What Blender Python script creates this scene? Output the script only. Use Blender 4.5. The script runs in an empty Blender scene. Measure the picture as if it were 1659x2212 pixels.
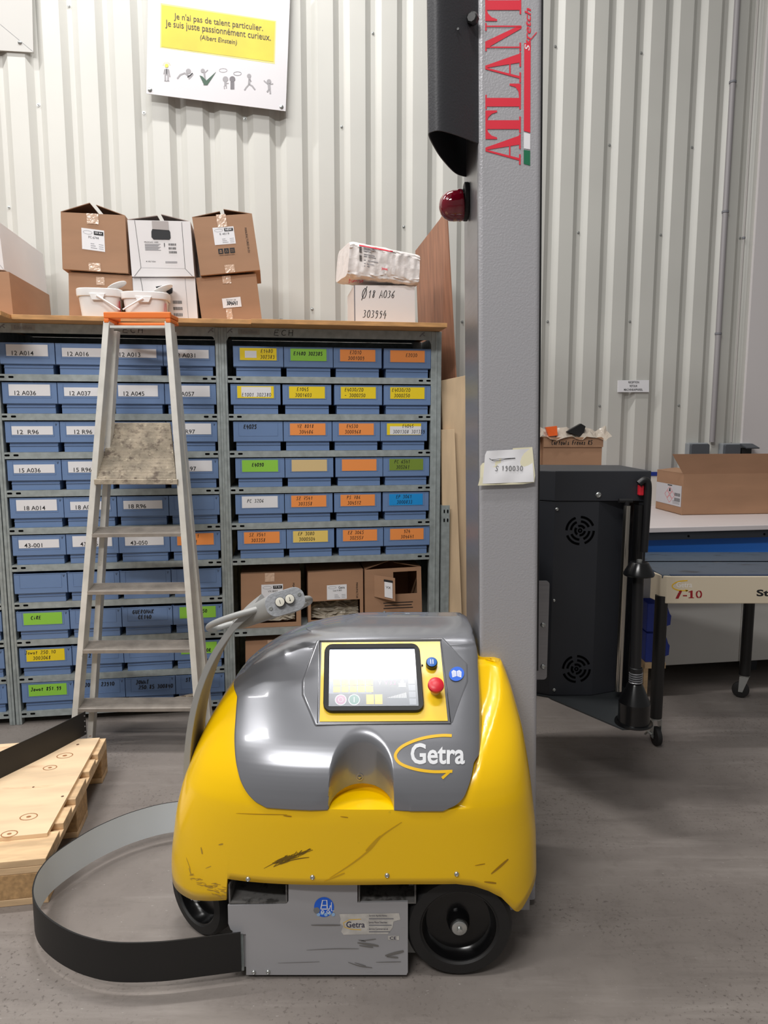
import bpy, math, random
from mathutils import Vector, Matrix
from mathutils.bvhtree import BVHTree
random.seed(7)
C = bpy.context.scene.collection
PI = math.pi
rad = math.radians

# ------------------------------------------------------------------ camera, world, lamps, exposure
FPX, TH, CAMH = 1534.0, rad(7.2), 1.43
cam_d = bpy.data.cameras.new('camera'); cam = bpy.data.objects.new('camera', cam_d); C.objects.link(cam)
cam.location = (0, 0, CAMH); cam.rotation_euler = (rad(90) - TH, 0, 0)
cam_d.sensor_fit = 'VERTICAL'; cam_d.sensor_height = 36; cam_d.sensor_width = 27
cam_d.lens = FPX / 2212 * 36; cam_d.clip_start = 0.05; cam_d.clip_end = 100
bpy.context.scene.camera = cam
sc = bpy.context.scene
sc.view_settings.view_transform = 'Standard'; sc.view_settings.look = 'None'
sc.view_settings.gamma = 1.0; sc.view_settings.use_curve_mapping = False
sc.view_settings.exposure = 0.0
W = bpy.data.worlds.new('hall_light'); sc.world = W; W.use_nodes = True
W.node_tree.nodes['Background'].inputs[0].default_value = (1.0, 0.985, 0.96, 1)
W.node_tree.nodes['Background'].inputs[1].default_value = 0.20

def lamp(name, loc, sx, sy, power, rz=0.0, col=(1.0, 0.985, 0.965), aim=None):
    d = bpy.data.lights.new(name, 'AREA'); d.shape = 'RECTANGLE'; d.size = sx; d.size_y = sy
    d.energy = power; d.color = col
    o = bpy.data.objects.new(name, d); C.objects.link(o); o.location = loc; o.rotation_euler = (0, 0, rz)
    if aim: o.rotation_euler = (Vector(aim) - Vector(loc)).to_track_quat('-Z', 'Y').to_euler()
    return o
lamp('ceiling_lamp', (-0.72, 3.05, 5.3), 1.2, 0.12, 78, rad(8.9))
lamp('ceiling_lamp', (-3.3, 2.70, 5.3), 2.4, 0.12, 92, rad(8.9))
lamp('ceiling_lamp', (-0.1, 0.80, 5.3), 1.5, 0.30, 62)
lamp('ceiling_lamp', (-3.3, -0.2, 5.3), 1.5, 0.3, 55)
lamp('ceiling_lamp', (-3.1, 1.0, 5.3), 1.5, 0.12, 25)
lamp('ceiling_lamp', (-1.7, -1.9, 5.0), 2.2, 0.35, 145, aim=(-1.0, 3.3, .7))  # added fill, tilted to lift the bin fronts and spare the right wall

# ------------------------------------------------------------------ layout helpers (real planes in the room)
def ray(u, v):
    k = -(v - 1106) / FPX
    return Vector(((u - 829.5) / FPX, math.cos(TH) + k * math.sin(TH), -math.sin(TH) + k * math.cos(TH)))
EYE = Vector((0, 0, CAMH))
def PY(u, v, y): r = ray(u, v); return EYE + r * (y / r.y)
def PZ(u, v, z): r = ray(u, v); return EYE + r * ((z - CAMH) / r.z)
AW, SY0 = rad(8.9), 3.50                       # wall and shelving run 8.9 degrees off the X axis
DS = Vector((math.cos(AW), math.sin(AW), 0)); DW = Vector((-math.sin(AW), math.cos(AW), 0))
SO = Vector((0, SY0, 0))
def SW(s, w, z): return SO + DS * s + DW * w + Vector((0, 0, z))   # s along the wall, w behind the shelf fronts
def PW(u, v, w):
    r = ray(u, v); t = (w - (EYE - SO).dot(DW)) / r.dot(DW); p = EYE + r * t
    return ((p - SO).dot(DS), p.z)

# ------------------------------------------------------------------ materials
def lin(c):
    c = c / 255.0
    return c / 12.92 if c <= 0.04045 else ((c + 0.055) / 1.055) ** 2.4
def rgb(r, g, b): return (lin(r), lin(g), lin(b), 1)
MATS = {}
def mat(name, col, rough=0.5, metal=0.0, coat=0.0, var=0.0, vscale=8.0, bump=0.0, bscale=60.0, emit=None, alpha=None,
        stretch=None, spec=0.5, spots=None, detail=4.0, trans=0.0):
    if name in MATS: return MATS[name]
    m = bpy.data.materials.new(name); m.use_nodes = True
    nt = m.node_tree; b = nt.nodes['Principled BSDF']
    b.inputs['Roughness'].default_value = rough; b.inputs['Metallic'].default_value = metal
    b.inputs['Coat Weight'].default_value = coat; b.inputs['Coat Roughness'].default_value = 0.06
    b.inputs['Specular IOR Level'].default_value = spec
    b.inputs['Base Color'].default_value = rgb(*col)
    tc = nt.nodes.new('ShaderNodeTexCoord'); src = tc.outputs['Object']
    if stretch:
        mp = nt.nodes.new('ShaderNodeMapping'); mp.inputs['Scale'].default_value = stretch
        nt.links.new(src, mp.inputs['Vector']); src = mp.outputs['Vector']
    last = None
    if var > 0:
        n = nt.nodes.new('ShaderNodeTexNoise'); n.inputs['Scale'].default_value = vscale; n.inputs['Detail'].default_value = detail
        nt.links.new(src, n.inputs['Vector'])
        mx = nt.nodes.new('ShaderNodeMix'); mx.data_type = 'RGBA'
        mx.inputs[6].default_value = rgb(*[max(0, c * (1 - var)) for c in col])
        mx.inputs[7].default_value = rgb(*[min(255, c * (1 + var * 0.6)) for c in col])
        rp = nt.nodes.new('ShaderNodeMapRange'); rp.inputs['From Min'].default_value = 0.3; rp.inputs['From Max'].default_value = 0.7
        nt.links.new(n.outputs['Fac'], rp.inputs['Value']); nt.links.new(rp.outputs['Result'], mx.inputs[0])
        last = mx.outputs[2]
    if spots:
        for (scol, sscale, lo, hi, samt) in spots:
            n = nt.nodes.new('ShaderNodeTexNoise'); n.inputs['Scale'].default_value = sscale; n.inputs['Detail'].default_value = 6
            n.inputs['Roughness'].default_value = 0.65
            nt.links.new(src, n.inputs['Vector'])
            rp = nt.nodes.new('ShaderNodeMapRange'); rp.inputs['From Min'].default_value = lo; rp.inputs['From Max'].default_value = hi
            rp.inputs['To Max'].default_value = samt
            nt.links.new(n.outputs['Fac'], rp.inputs['Value'])
            mx = nt.nodes.new('ShaderNodeMix'); mx.data_type = 'RGBA'
            nt.links.new(rp.outputs['Result'], mx.inputs[0])
            if last: nt.links.new(last, mx.inputs[6])
            else: mx.inputs[6].default_value = rgb(*col)
            mx.inputs[7].default_value = rgb(*scol)
            last = mx.outputs[2]
    if last: nt.links.new(last, b.inputs['Base Color'])
    if bump > 0:
        n = nt.nodes.new('ShaderNodeTexNoise'); n.inputs['Scale'].default_value = bscale; n.inputs['Detail'].default_value = 3
        nt.links.new(src, n.inputs['Vector'])
        bp = nt.nodes.new('ShaderNodeBump'); bp.inputs['Strength'].default_value = bump; bp.inputs['Distance'].default_value = 0.004
        nt.links.new(n.outputs['Fac'], bp.inputs['Height']); nt.links.new(bp.outputs['Normal'], b.inputs['Normal'])
    if emit:
        b.inputs['Emission Color'].default_value = rgb(*emit[0]); b.inputs['Emission Strength'].default_value = emit[1]
    if alpha is not None: b.inputs['Alpha'].default_value = alpha
    if trans: b.inputs['Transmission Weight'].default_value = trans
    MATS[name] = m
    return m

M_wall = mat('cladding_paint', (198, 197, 191), 0.42, var=0.02, vscale=2)
M_lilac = mat('smooth_panel_paint', (206, 201, 201), 0.5)
def floor_material():
    m = bpy.data.materials.new('concrete'); m.use_nodes = True; nt = m.node_tree; b = nt.nodes['Principled BSDF']; N, L = nt.nodes.new, nt.links.new
    tc = N('ShaderNodeTexCoord')
    def noise(scale, detail, st=(1, 1, 1), rough=.6, rot=0.0):
        mp = N('ShaderNodeMapping'); mp.inputs['Scale'].default_value = st; mp.inputs['Rotation'].default_value = (0, 0, rot); L(tc.outputs['Object'], mp.inputs['Vector'])
        n = N('ShaderNodeTexNoise'); n.inputs['Scale'].default_value = scale; n.inputs['Detail'].default_value = detail; n.inputs['Roughness'].default_value = rough
        L(mp.outputs['Vector'], n.inputs['Vector']); return n.outputs['Fac']
    def ramp(src, lo, hi, amt=1.0):
        r = N('ShaderNodeMapRange'); r.inputs['From Min'].default_value = lo; r.inputs['From Max'].default_value = hi; r.inputs['To Max'].default_value = amt; L(src, r.inputs['Value']); return r.outputs['Result']
    def mix(fac, a_, col):
        x = N('ShaderNodeMix'); x.data_type = 'RGBA'; L(fac, x.inputs[0])
        if isinstance(a_, tuple): x.inputs[6].default_value = a_
        else: L(a_, x.inputs[6])
        x.inputs[7].default_value = col; return x.outputs[2]
    def mul(a_, c_):
        x = N('ShaderNodeMath'); x.operation = 'MULTIPLY'; L(a_, x.inputs[0]); L(c_, x.inputs[1]); return x.outputs[0]
    c = mix(ramp(noise(1.2, 6), .35, .68), rgb(141, 133, 127), rgb(118, 110, 105))
    c = mix(ramp(noise(2.2, 9, (.5, 4.5, 1), .7, .08), .54, .74, .45), c, rgb(168, 160, 154))
    c = mix(ramp(noise(1.7, 9, (.6, 5.0, 1), .7, -.1), .56, .74, .55), c, rgb(92, 85, 80))
    c = mix(ramp(noise(14, 8, (1, 1, 1), .75), .52, .72, .35), c, rgb(96, 88, 82))
    c = mix(mul(ramp(noise(85, 3), .58, .66, .75), ramp(noise(1.6, 4, (1, 1.4, 1)), .46, .60)), c, rgb(82, 74, 69))
    c = mix(ramp(noise(120, 2, (.5, 1.2, 1)), .70, .76, .5), c, rgb(196, 190, 184))
    L(c, b.inputs['Base Color']); b.inputs['Roughness'].default_value = .55
    bp = N('ShaderNodeBump'); bp.inputs['Strength'].default_value = .10; bp.inputs['Distance'].default_value = .004; L(noise(60, 5), bp.inputs['Height']); L(bp.outputs['Normal'], b.inputs['Normal'])
    return m
M_floor = floor_material()
M_galv = mat('galvanised_steel', (168, 176, 176), 0.45, 0.25, var=0.10, vscale=30)
M_bin = mat('blue_bin_plastic', (112, 139, 182), 0.45, var=0.03, vscale=3)
M_dark = mat('dark_void', (5, 5, 6), 0.95, spec=0.05)
M_black = mat('black_paint', (24, 24, 26), 0.42)
M_yellow = mat('yellow_plastic', (250, 200, 0), 0.24, coat=0.25, var=0.01, vscale=2,
               spots=[((120, 100, 20), 24, 0.70, 0.78, 0.5)], spec=0.5)
M_hood = mat('grey_hood_paint', (132, 133, 138), 0.24, 0.45, coat=0.8)
M_mast = mat('grey_hammered_paint', (174, 173, 177), 0.34, 0.15, bump=0.22, bscale=190)
M_steelside = mat('brushed_grey', (150, 150, 154), 0.34, 0.7, var=0.03, vscale=4, stretch=(1, 1, 30))
M_plate = mat('grey_plate_paint', (164, 163, 166), 0.45, 0.1, var=0.03, vscale=3,
              spots=[((100, 98, 98), 14, 0.66, 0.76, 0.45), ((176, 175, 174), 33, 0.70, 0.76, 0.4)], stretch=(0.35, 1, 1.6))
M_rubber = mat('black_rubber', (26, 25, 25), 0.62, var=0.08, vscale=20)
M_blackgloss = mat('black_gloss', (14, 14, 15), 0.22)
M_card = mat('brown_cardboard', (168, 129, 100), 0.75, var=0.035, vscale=4, stretch=(1, 1, 4))
M_carddark = mat('cardboard_inside', (140, 104, 78), 0.8)
M_whitecard = mat('white_cardboard', (226, 222, 222), 0.6, var=0.015, vscale=4)
M_wood = mat('plank_wood', (200, 150, 96), 0.6, var=0.12, vscale=5, stretch=(2, 12, 12))
M_ply = mat('pale_plywood', (240, 210, 172), 0.6, var=0.07, vscale=3, stretch=(6, 6, 1),
            spots=[((160, 110, 70), 2.2, 0.66, 0.74, 0.5)])
M_plytop = mat('plywood_sheet', (240, 210, 172), 0.6, var=0.09, vscale=2.2, stretch=(1.0, 5, 1),
               spots=[((196, 128, 84), 3.2, 0.6, 0.74, 0.6), ((120, 76, 48), 9, 0.74, 0.80, 0.7)])
M_palletwood = mat('pallet_wood', (224, 190, 148), 0.65, var=0.12, vscale=4, stretch=(1.5, 8, 8))
M_block = mat('pressed_block', (188, 150, 104), 0.75, var=0.14, vscale=60)
M_veneer = mat('brown_panel', (158, 112, 88), 0.5, var=0.13, vscale=4, stretch=(9, 9, 1))
M_alu = mat('ladder_aluminium', (222, 219, 212), 0.45, 0.15, var=0.06, vscale=14,
            spots=[((120, 112, 100), 30, 0.66, 0.74, 0.6), ((206, 160, 70), 12, 0.74, 0.78, 0.6)])
M_tread = mat('worn_tread', (150, 142, 134), 0.6, 0.2, var=0.12, vscale=14)
M_platf = mat('crusted_platform', (172, 160, 142), 0.8, var=0.16, vscale=22, bump=0.9, bscale=45,
              spots=[((96, 82, 74), 26, 0.54, 0.64, 0.75), ((70, 52, 46), 60, 0.60, 0.68, 0.7), ((214, 202, 180), 40, 0.58, 0.68, 0.7)])
M_orange = mat('orange_plastic', (240, 122, 44), 0.45, spots=[((120, 90, 78), 22, 0.66, 0.72, 0.8)])
M_white = mat('white_plastic', (236, 234, 232), 0.4)
M_paper = mat('white_paper', (234, 233, 236), 0.6)
M_cream = mat('cream_paper', (232, 226, 196), 0.6)
M_ink = mat('black_ink', (26, 26, 30), 0.6)
M_greyink = mat('grey_ink', (120, 120, 126), 0.6)
M_tape = mat('clear_tape', (214, 182, 158), 0.14, spec=0.8, bump=0.6, bscale=90)
M_film = mat('clear_film', (176, 166, 150), 0.12, spec=0.9, bump=0.8, bscale=25)
M_lab = {'white': M_paper, 'yellow': mat('yellow_label', (244, 214, 28), 0.6), 'orange': mat('orange_label', (248, 152, 78), 0.6),
         'green': mat('green_label', (146, 208, 70), 0.6), 'olive': mat('olive_label', (122, 146, 52), 0.6),
         'tan': mat('tan_label', (222, 194, 140), 0.6), 'blue': mat('blue_label', (20, 146, 220), 0.6), 'pale': mat('pale_yellow_label', (238, 206, 110), 0.6)}
M_red = mat('red_ink', (226, 46, 66), 0.4)
M_redplastic = mat('red_button_plastic', (214, 36, 52), 0.35)
M_lens = mat('red_lens', (120, 6, 32), 0.08, coat=0.8, trans=0.15)
M_zinc = mat('zinc_screw', (190, 192, 190), 0.28, 0.85)
M_grey = mat('light_grey_paint', (176, 176, 174), 0.4, 0.1)
M_tiller = mat('tiller_grey_paint', (160, 160, 158), 0.42, 0.1)
M_black2 = mat('charcoal_powder_coat', (46, 48, 54), 0.5, var=0.04, vscale=5)
M_creampaint = mat('cream_paint', (216, 202, 178), 0.5)
M_bluesteel = mat('blue_grey_table', (86, 98, 112), 0.45, 0.2, spots=[((54, 52, 52), 9, 0.56, 0.68, 0.7), ((140, 130, 124), 7, 0.62, 0.72, 0.6)], stretch=(1, 2, 1))
M_blue = mat('blue_panel', (50, 122, 220), 0.4)
M_navy = mat('navy_plastic', (44, 68, 172), 0.4)
M_bluesafe = mat('safety_blue', (20, 96, 214), 0.4)
M_steel = mat('polished_steel', (190, 186, 178), 0.22, 1.0)
M_offwhite = mat('off_white_laminate', (214, 205, 204), 0.4)
M_cupboard = mat('cupboard_grey', (232, 229, 223), 0.5)

# ------------------------------------------------------------------ mesh builder
class MB:
    def __init__(s): s.v = []; s.f = []; s.m = []; s.sm = []
    def add(s, vs, fs, mi=0, smooth=False):
        o = len(s.v); s.v += [Vector(p) for p in vs]
        for f in fs: s.f.append([i + o for i in f]); s.m.append(mi); s.sm.append(smooth)
        return s
    def box(s, x0, x1, y0, y1, z0, z1, mi=0):
        vs = [(x, y, z) for z in (z0, z1) for y in (y0, y1) for x in (x0, x1)]
        return s.add(vs, [(0, 2, 3, 1), (4, 5, 7, 6), (0, 1, 5, 4), (2, 6, 7, 3), (0, 4, 6, 2), (1, 3, 7, 5)], mi)
    def hexa(s, front, back, mi=0):          # front TL,TR,BR,BL, back the same
        return s.add(list(front) + list(back), [(0, 3, 2, 1), (4, 5, 6, 7), (0, 1, 5, 4), (3, 7, 6, 2), (0, 4, 7, 3), (1, 2, 6, 5)], mi)
    def prism(s, poly, fn, lo, hi, mi=0, smooth=False):   # poly 2D, fn(x,y,h)->3D
        n = len(poly)
        vs = [fn(x, y, lo) for x, y in poly] + [fn(x, y, hi) for x, y in poly]
        fs = [list(range(n))[::-1], list(range(n, 2 * n))]
        s.add(vs, fs, mi)
        o = len(s.v) - 2 * n
        for i in range(n):
            j = (i + 1) % n
            s.f.append([o + i, o + j, o + n + j, o + n + i]); s.m.append(mi); s.sm.append(smooth)
        return s
    def tube(s, path, r, n=10, closed=False, mi=0, caps=True):
        path = [Vector(p) for p in path]; N = len(path); rings = []; up = None
        for i, p in enumerate(path):
            a = path[(i - 1) % N] if (closed or i > 0) else p; b = path[(i + 1) % N] if (closed or i < N - 1) else p
            t = (b - a).normalized()
            if up is None: up = t.orthogonal().normalized()
            up = (up - t * up.dot(t)); up = up.normalized() if up.length > 1e-6 else t.orthogonal().normalized()
            sd = t.cross(up); rr = r[i] if isinstance(r, (list, tuple)) else r
            rings.append([p + (up * math.cos(2 * PI * k / n) + sd * math.sin(2 * PI * k / n)) * rr for k in range(n)])
        vs = [q for rg in rings for q in rg]; fs = []
        for i in range(N if closed else N - 1):
            for k in range(n):
                fs.append((i * n + k, i * n + (k + 1) % n, ((i + 1) % N) * n + (k + 1) % n, ((i + 1) % N) * n + k))
        s.add(vs, fs, mi, True)
        if caps and not closed:
            s.add(rings[0], [list(range(n))[::-1]], mi); s.add(rings[-1], [list(range(n))], mi)
        return s
    def lathe(s, prof, base, axis=(0, 0, 1), n=24, mi=0):     # prof (r,h)
        ax = Vector(axis).normalized(); e1 = ax.orthogonal().normalized(); e2 = ax.cross(e1); base = Vector(base)
        vs = []; fs = []
        for r, h in prof:
            for k in range(n):
                vs.append(base + ax * h + (e1 * math.cos(2 * PI * k / n) + e2 * math.sin(2 * PI * k / n)) * max(r, 1e-5))
        for i in range(len(prof) - 1):
            for k in range(n): fs.append((i * n + k, i * n + (k + 1) % n, (i + 1) * n + (k + 1) % n, (i + 1) * n + k))
        s.add(vs, fs, mi, True)
        return s
    def grid(s, pts, mi=0, smooth=True, flip=False):
        nr = len(pts); nc = len(pts[0]); vs = [p for r in pts for p in r]; fs = []
        for i in range(nr - 1):
            for j in range(nc - 1):
                q = (i * nc + j, i * nc + j + 1, (i + 1) * nc + j + 1, (i + 1) * nc + j)
                fs.append(q[::-1] if flip else q)
        return s.add(vs, fs, mi, smooth)
    def build(s, name, mats, parent=None, world=False, bevel=0.0, seg=2, sharp=38):
        me = bpy.data.meshes.new(name)
        vs = s.v
        if parent is not None and world:
            iv = pmat(parent).inverted(); vs = [iv @ p for p in vs]
        me.from_pydata([tuple(p) for p in vs], [], s.f)
        for m in (mats if isinstance(mats, (list, tuple)) else [mats]): me.materials.append(m)
        me.polygons.foreach_set('material_index', s.m); me.polygons.foreach_set('use_smooth', s.sm); me.update()
        if any(s.sm): me.set_sharp_from_angle(angle=rad(sharp))
        o = bpy.data.objects.new(name, me); C.objects.link(o)
        if parent is not None: o.parent = parent
        if bevel > 0:
            b = o.modifiers.new('edge', 'BEVEL'); b.width = bevel; b.segments = seg; b.limit_method = 'ANGLE'; b.angle_limit = rad(35)
        return o
def pmat(o):
    m = Matrix.LocRotScale(o.location, o.rotation_euler, None)
    return pmat(o.parent) @ m if o.parent else m
def thing(name, label, cat, loc=(0, 0, 0), rz=0.0, group=None):
    o = bpy.data.objects.new(name, None); C.objects.link(o); o.empty_display_size = 0.05
    o.location = loc; o.rotation_euler = (0, 0, rz); o['label'] = label; o['category'] = cat
    if group: o['group'] = group
    return o
def tag(o, label, cat, group=None):
    o['label'] = label; o['category'] = cat
    if group: o['group'] = group
    return o
def struct(o, label=None):
    o['kind'] = 'structure'
    if label: o['label'] = label
    return o
def rrect(x0, x1, y0, y1, r, n=5):
    out = []
    for cx, cy, a0 in ((x1 - r, y1 - r, 0), (x0 + r, y1 - r, 90), (x0 + r, y0 + r, 180), (x1 - r, y0 + r, 270)):
        for k in range(n + 1):
            a = rad(a0 + 90 * k / n); out.append((cx + r * math.cos(a), cy + r * math.sin(a)))
    return out
def circ(cx, cy, r, n=20): return [(cx + r * math.cos(2 * PI * k / n), cy + r * math.sin(2 * PI * k / n)) for k in range(n)]

# ------------------------------------------------------------------ lettering (flat shapes laid on a surface frame)
class Frame:
    """origin + two in-plane unit axes (world or local); at(x, y, off) gives a point, off = height over the surface"""
    def __init__(s, o, ux, uy): s.o = Vector(o); s.ux = Vector(ux).normalized(); s.uy = Vector(uy).normalized(); s.n = s.ux.cross(s.uy)
    def at(s, x, y, off=0.0): return s.o + s.ux * x + s.uy * y + s.n * off
TCACHE = {}
def glyphs(body, shear=0.0, bold=0.0):
    key = (body, shear, bold)
    if key not in TCACHE:
        cu = bpy.data.curves.new('lettering', 'FONT'); cu.body = body; cu.shear = shear; cu.offset = bold; cu.resolution_u = 3
        ob = bpy.data.objects.new('lettering', cu)
        me = ob.to_mesh()
        vs = [(v.co.x, v.co.y) for v in me.vertices]; fs = [list(p.vertices) for p in me.polygons]
        ob.to_mesh_clear(); bpy.data.objects.remove(ob); bpy.data.curves.remove(cu)
        xs = [p[0] for p in vs]; ys = [p[1] for p in vs]
        x0, x1, y0, y1 = min(xs), max(xs), min(ys), max(ys)
        TCACHE[key] = ([((x - x0) / (x1 - x0), (y - y0) / (y1 - y0)) for x, y in vs], fs, (x1 - x0) / (y1 - y0))
    return TCACHE[key]
def put_text(mb, at, body, x0, y0, x1, y1, off=0.0006, shear=0.0, bold=0.0, mi=0):
    vs, fs, asp = glyphs(body, shear, bold)
    mb.add([at(x0 + (x1 - x0) * x, y0 + (y1 - y0) * y, off) for x, y in vs], fs, mi)
HAND = {'0': "2,6 .7,4.8 .4,3 .8,1 2,0 3.2,1 3.6,3 3.2,5 2,6", '1': "1,4.4 2.4,6 2.2,0", '2': ".5,4.8 1.5,6 3,5.6 3.2,4.2 .4,0 3.8,.3",
 '3': ".6,5.5 2,6 3.2,5 1.8,3.3 3.4,2.1 2.6,.3 .5,.3", '4': "1.8,6 .4,2.2 3.8,2.5;2.8,4 2.5,-.6", '5': "3.5,6 1,5.9 .8,3.5 2.6,3.6 3.4,2 2.4,.2 .4,.4",
 '6': "3,6 1,3.6 .6,1.2 2,0 3.3,1.2 2.6,2.8 .8,2", '7': ".4,5.8 3.6,6 1.6,0;1,3 3,3.1", '8': "3.2,5.2 2,6 .9,5 3,1.6 2,0 .7,1.2 3.2,5.2",
 '9': "3.2,4.8 2,6 .8,4.6 1.6,3 3.2,4.4 2.6,0 1,0", 'A': ".3,0 1.8,6 3.6,0;.8,2.2 3.2,2.3", 'C': "3.4,5 2.2,6 .8,4.4 .6,1.8 1.8,0 3.4,.8",
 'E': "3.4,5.8 1,5.8 .7,.1 3.5,.2;.8,3.1 2.9,3.2", 'F': "3.4,6 1,5.8 .8,0;.9,3.2 2.9,3.3", 'G': "3.4,5 2,6 .6,4 .7,1.2 2,0 3.4,1 3.4,2.8 2.2,2.8",
 'H': ".8,6 .6,0;3.2,6 3.1,0;.7,3 3.2,3.1", 'I': "2,6 1.9,0", 'J': "1.2,6 3.6,6;2.8,6 2.6,1 1.6,0 .5,1", 'K': ".8,6 .6,0;3.4,6 .8,2.8 3.5,0",
 'M': ".3,0 .7,6 2,2 3.4,6 3.7,0", 'N': ".5,0 .8,6 3.1,0 3.4,6", 'O': "2,6 .6,4.6 .5,2 2,0 3.4,1.6 3.4,4.4 2,6", 'P': ".7,0 .9,6 3,5.6 3.1,3.8 .8,2.8",
 'R': ".6,0 .9,6 3,5.6 3,3.8 .8,2.9 3.4,0", 'S': "3.4,5.2 2,6 .8,4.6 3.1,2 2,0 .4,.8", 'T': ".3,5.9 3.8,6;2.1,6 1.9,0", 'U': ".6,6 .7,1 2,0 3.2,1 3.4,6",
 'V': ".4,6 1.9,0 3.5,6", 'W': ".2,6 1,0 2,4 3,0 3.8,6", 'Z': ".5,5.8 3.5,6 .4,.2 3.7,.2;1,3 3,3", 'a': "3,3.4 1.4,3.6 .6,1.6 1.6,0 2.9,1.4 3,3.4 3.2,0", 'o': "2,3.8 .8,2.6 1,.6 2.2,0 3.2,1.6 2.8,3.4 2,3.8",
 'w': ".3,3.6 1,0 2,2.8 2.9,0 3.8,3.6", 't': "2,5.6 1.8,.6 2.8,0;.7,3.8 3.3,3.9", 'i': "1.9,3.6 1.9,0;2,5.2 2.1,5.6", 'r': ".9,3.6 1,0;1,2.4 2,3.6 3.1,3.4",
 'u': ".6,3.6 .9,.6 2,0 3,1.4 3.1,3.6 3.3,0", 'n': ".7,3.6 .8,0;.8,2.4 2,3.6 3,2.8 3.1,0", 'e': ".8,2 3,2.2 2.6,3.6 1.2,3.4 .8,1.2 2,0 3.3,.6", 's': "3,3.2 1.6,3.7 1.2,2.6 2.8,1.2 1.6,0 .6,.5",
 'l': "1.6,6 1.5,.6 2.5,0", 'b': "1,6 .9,.2 2.6,.2 3,2 1.6,3 .9,2.4", '.': "1.6,0 2,.3", '-': ".5,2.8 3.4,3", '/': ".6,-.4 3.4,6.2", '@': "2,6 .7,4.8 .4,3 .8,1 2,0 3.2,1 3.6,3 3.2,5 2,6;.6,-1.2 3.4,7"}
def put_hand(mb, at, body, x0, y0, x1, y1, pen=0.0016, off=0.0006, slant=0.12, mi=0, jit=0.25):
    rnd = random.Random(body); n = len(body); cw = (x1 - x0) / max(1, n) ; sc_y = (y1 - y0) / 6.0
    for i, ch in enumerate(body):
        if ch not in HAND: continue
        for st in HAND[ch].split(';'):
            pts = [tuple(float(q) for q in p.split(',')) for p in st.split()]
            pts = [(x0 + cw * (i + 0.08 + (x + rnd.uniform(-jit, jit) * .5) / 4.8) + slant * sc_y * y, y0 + sc_y * (y + rnd.uniform(-jit, jit))) for x, y in pts]
            if len(pts) > 2 and ch in '035689CGOSaoeurnws@UJPRDb':      # round the strokes a little
                q = [pts[0]]
                for a, b in zip(pts, pts[1:]):
                    q += [(a[0] * .75 + b[0] * .25, a[1] * .75 + b[1] * .25), (a[0] * .25 + b[0] * .75, a[1] * .25 + b[1] * .75)]
                pts = q + [pts[-1]]
            ribbon(mb, at, pts, pen, off, mi)
def ribbon(mb, at, pts, pen, off=0.0006, mi=0, closed=False):
    L = []; R = []; N = len(pts)
    for i, (x, y) in enumerate(pts):
        a = pts[(i - 1) % N] if (closed or i > 0) else pts[i]; b = pts[(i + 1) % N] if (closed or i < N - 1) else pts[i]
        dx, dy = b[0] - a[0], b[1] - a[1]; l = math.hypot(dx, dy) or 1
        pw = pen[i] if isinstance(pen, (list, tuple)) else pen
        nx, ny = -dy / l * pw / 2, dx / l * pw / 2
        L.append(at(x + nx, y + ny, off)); R.append(at(x - nx, y - ny, off))
    vs = L + R; fs = [(i, N + i, N + (i + 1) % N, (i + 1) % N) for i in range(N if closed else N - 1)]
    mb.add(vs, fs, mi)
def put_poly(mb, at, pts, off=0.0006, mi=0): mb.add([at(x, y, off) for x, y in pts], [list(range(len(pts)))], mi)
def put_rect(mb, at, x0, y0, x1, y1, off=0.0006, mi=0): put_poly(mb, at, [(x0, y0), (x1, y0), (x1, y1), (x0, y1)], off, mi)
def smoothpath(pts, n=6, closed=False):
    pts = [Vector(p) for p in pts]; out = []; N = len(pts)
    for i in range(N if closed else N - 1):
        p0 = pts[(i - 1) % N] if (closed or i > 0) else pts[i]; p1 = pts[i]; p2 = pts[(i + 1) % N]
        p3 = pts[(i + 2) % N] if (closed or i < N - 2) else p2
        for k in range(n):
            t = k / n
            out.append(0.5 * ((2 * p1) + (p2 - p0) * t + (2 * p0 - 5 * p1 + 4 * p2 - p3) * t * t + (3 * p1 - p0 - 3 * p2 + p3) * t ** 3))
    if not closed: out.append(pts[-1])
    return out
def lerp_table(tab, x):
    if x <= tab[0][0]: return tab[0][1]
    for (a, b), (c, d) in zip(tab, tab[1:]):
        if x <= c: return b + (d - b) * (x - a) / (c - a)
    return tab[-1][1]
def sstep(t): t = max(0.0, min(1.0, t)); return t * t * (3 - 2 * t)

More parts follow.
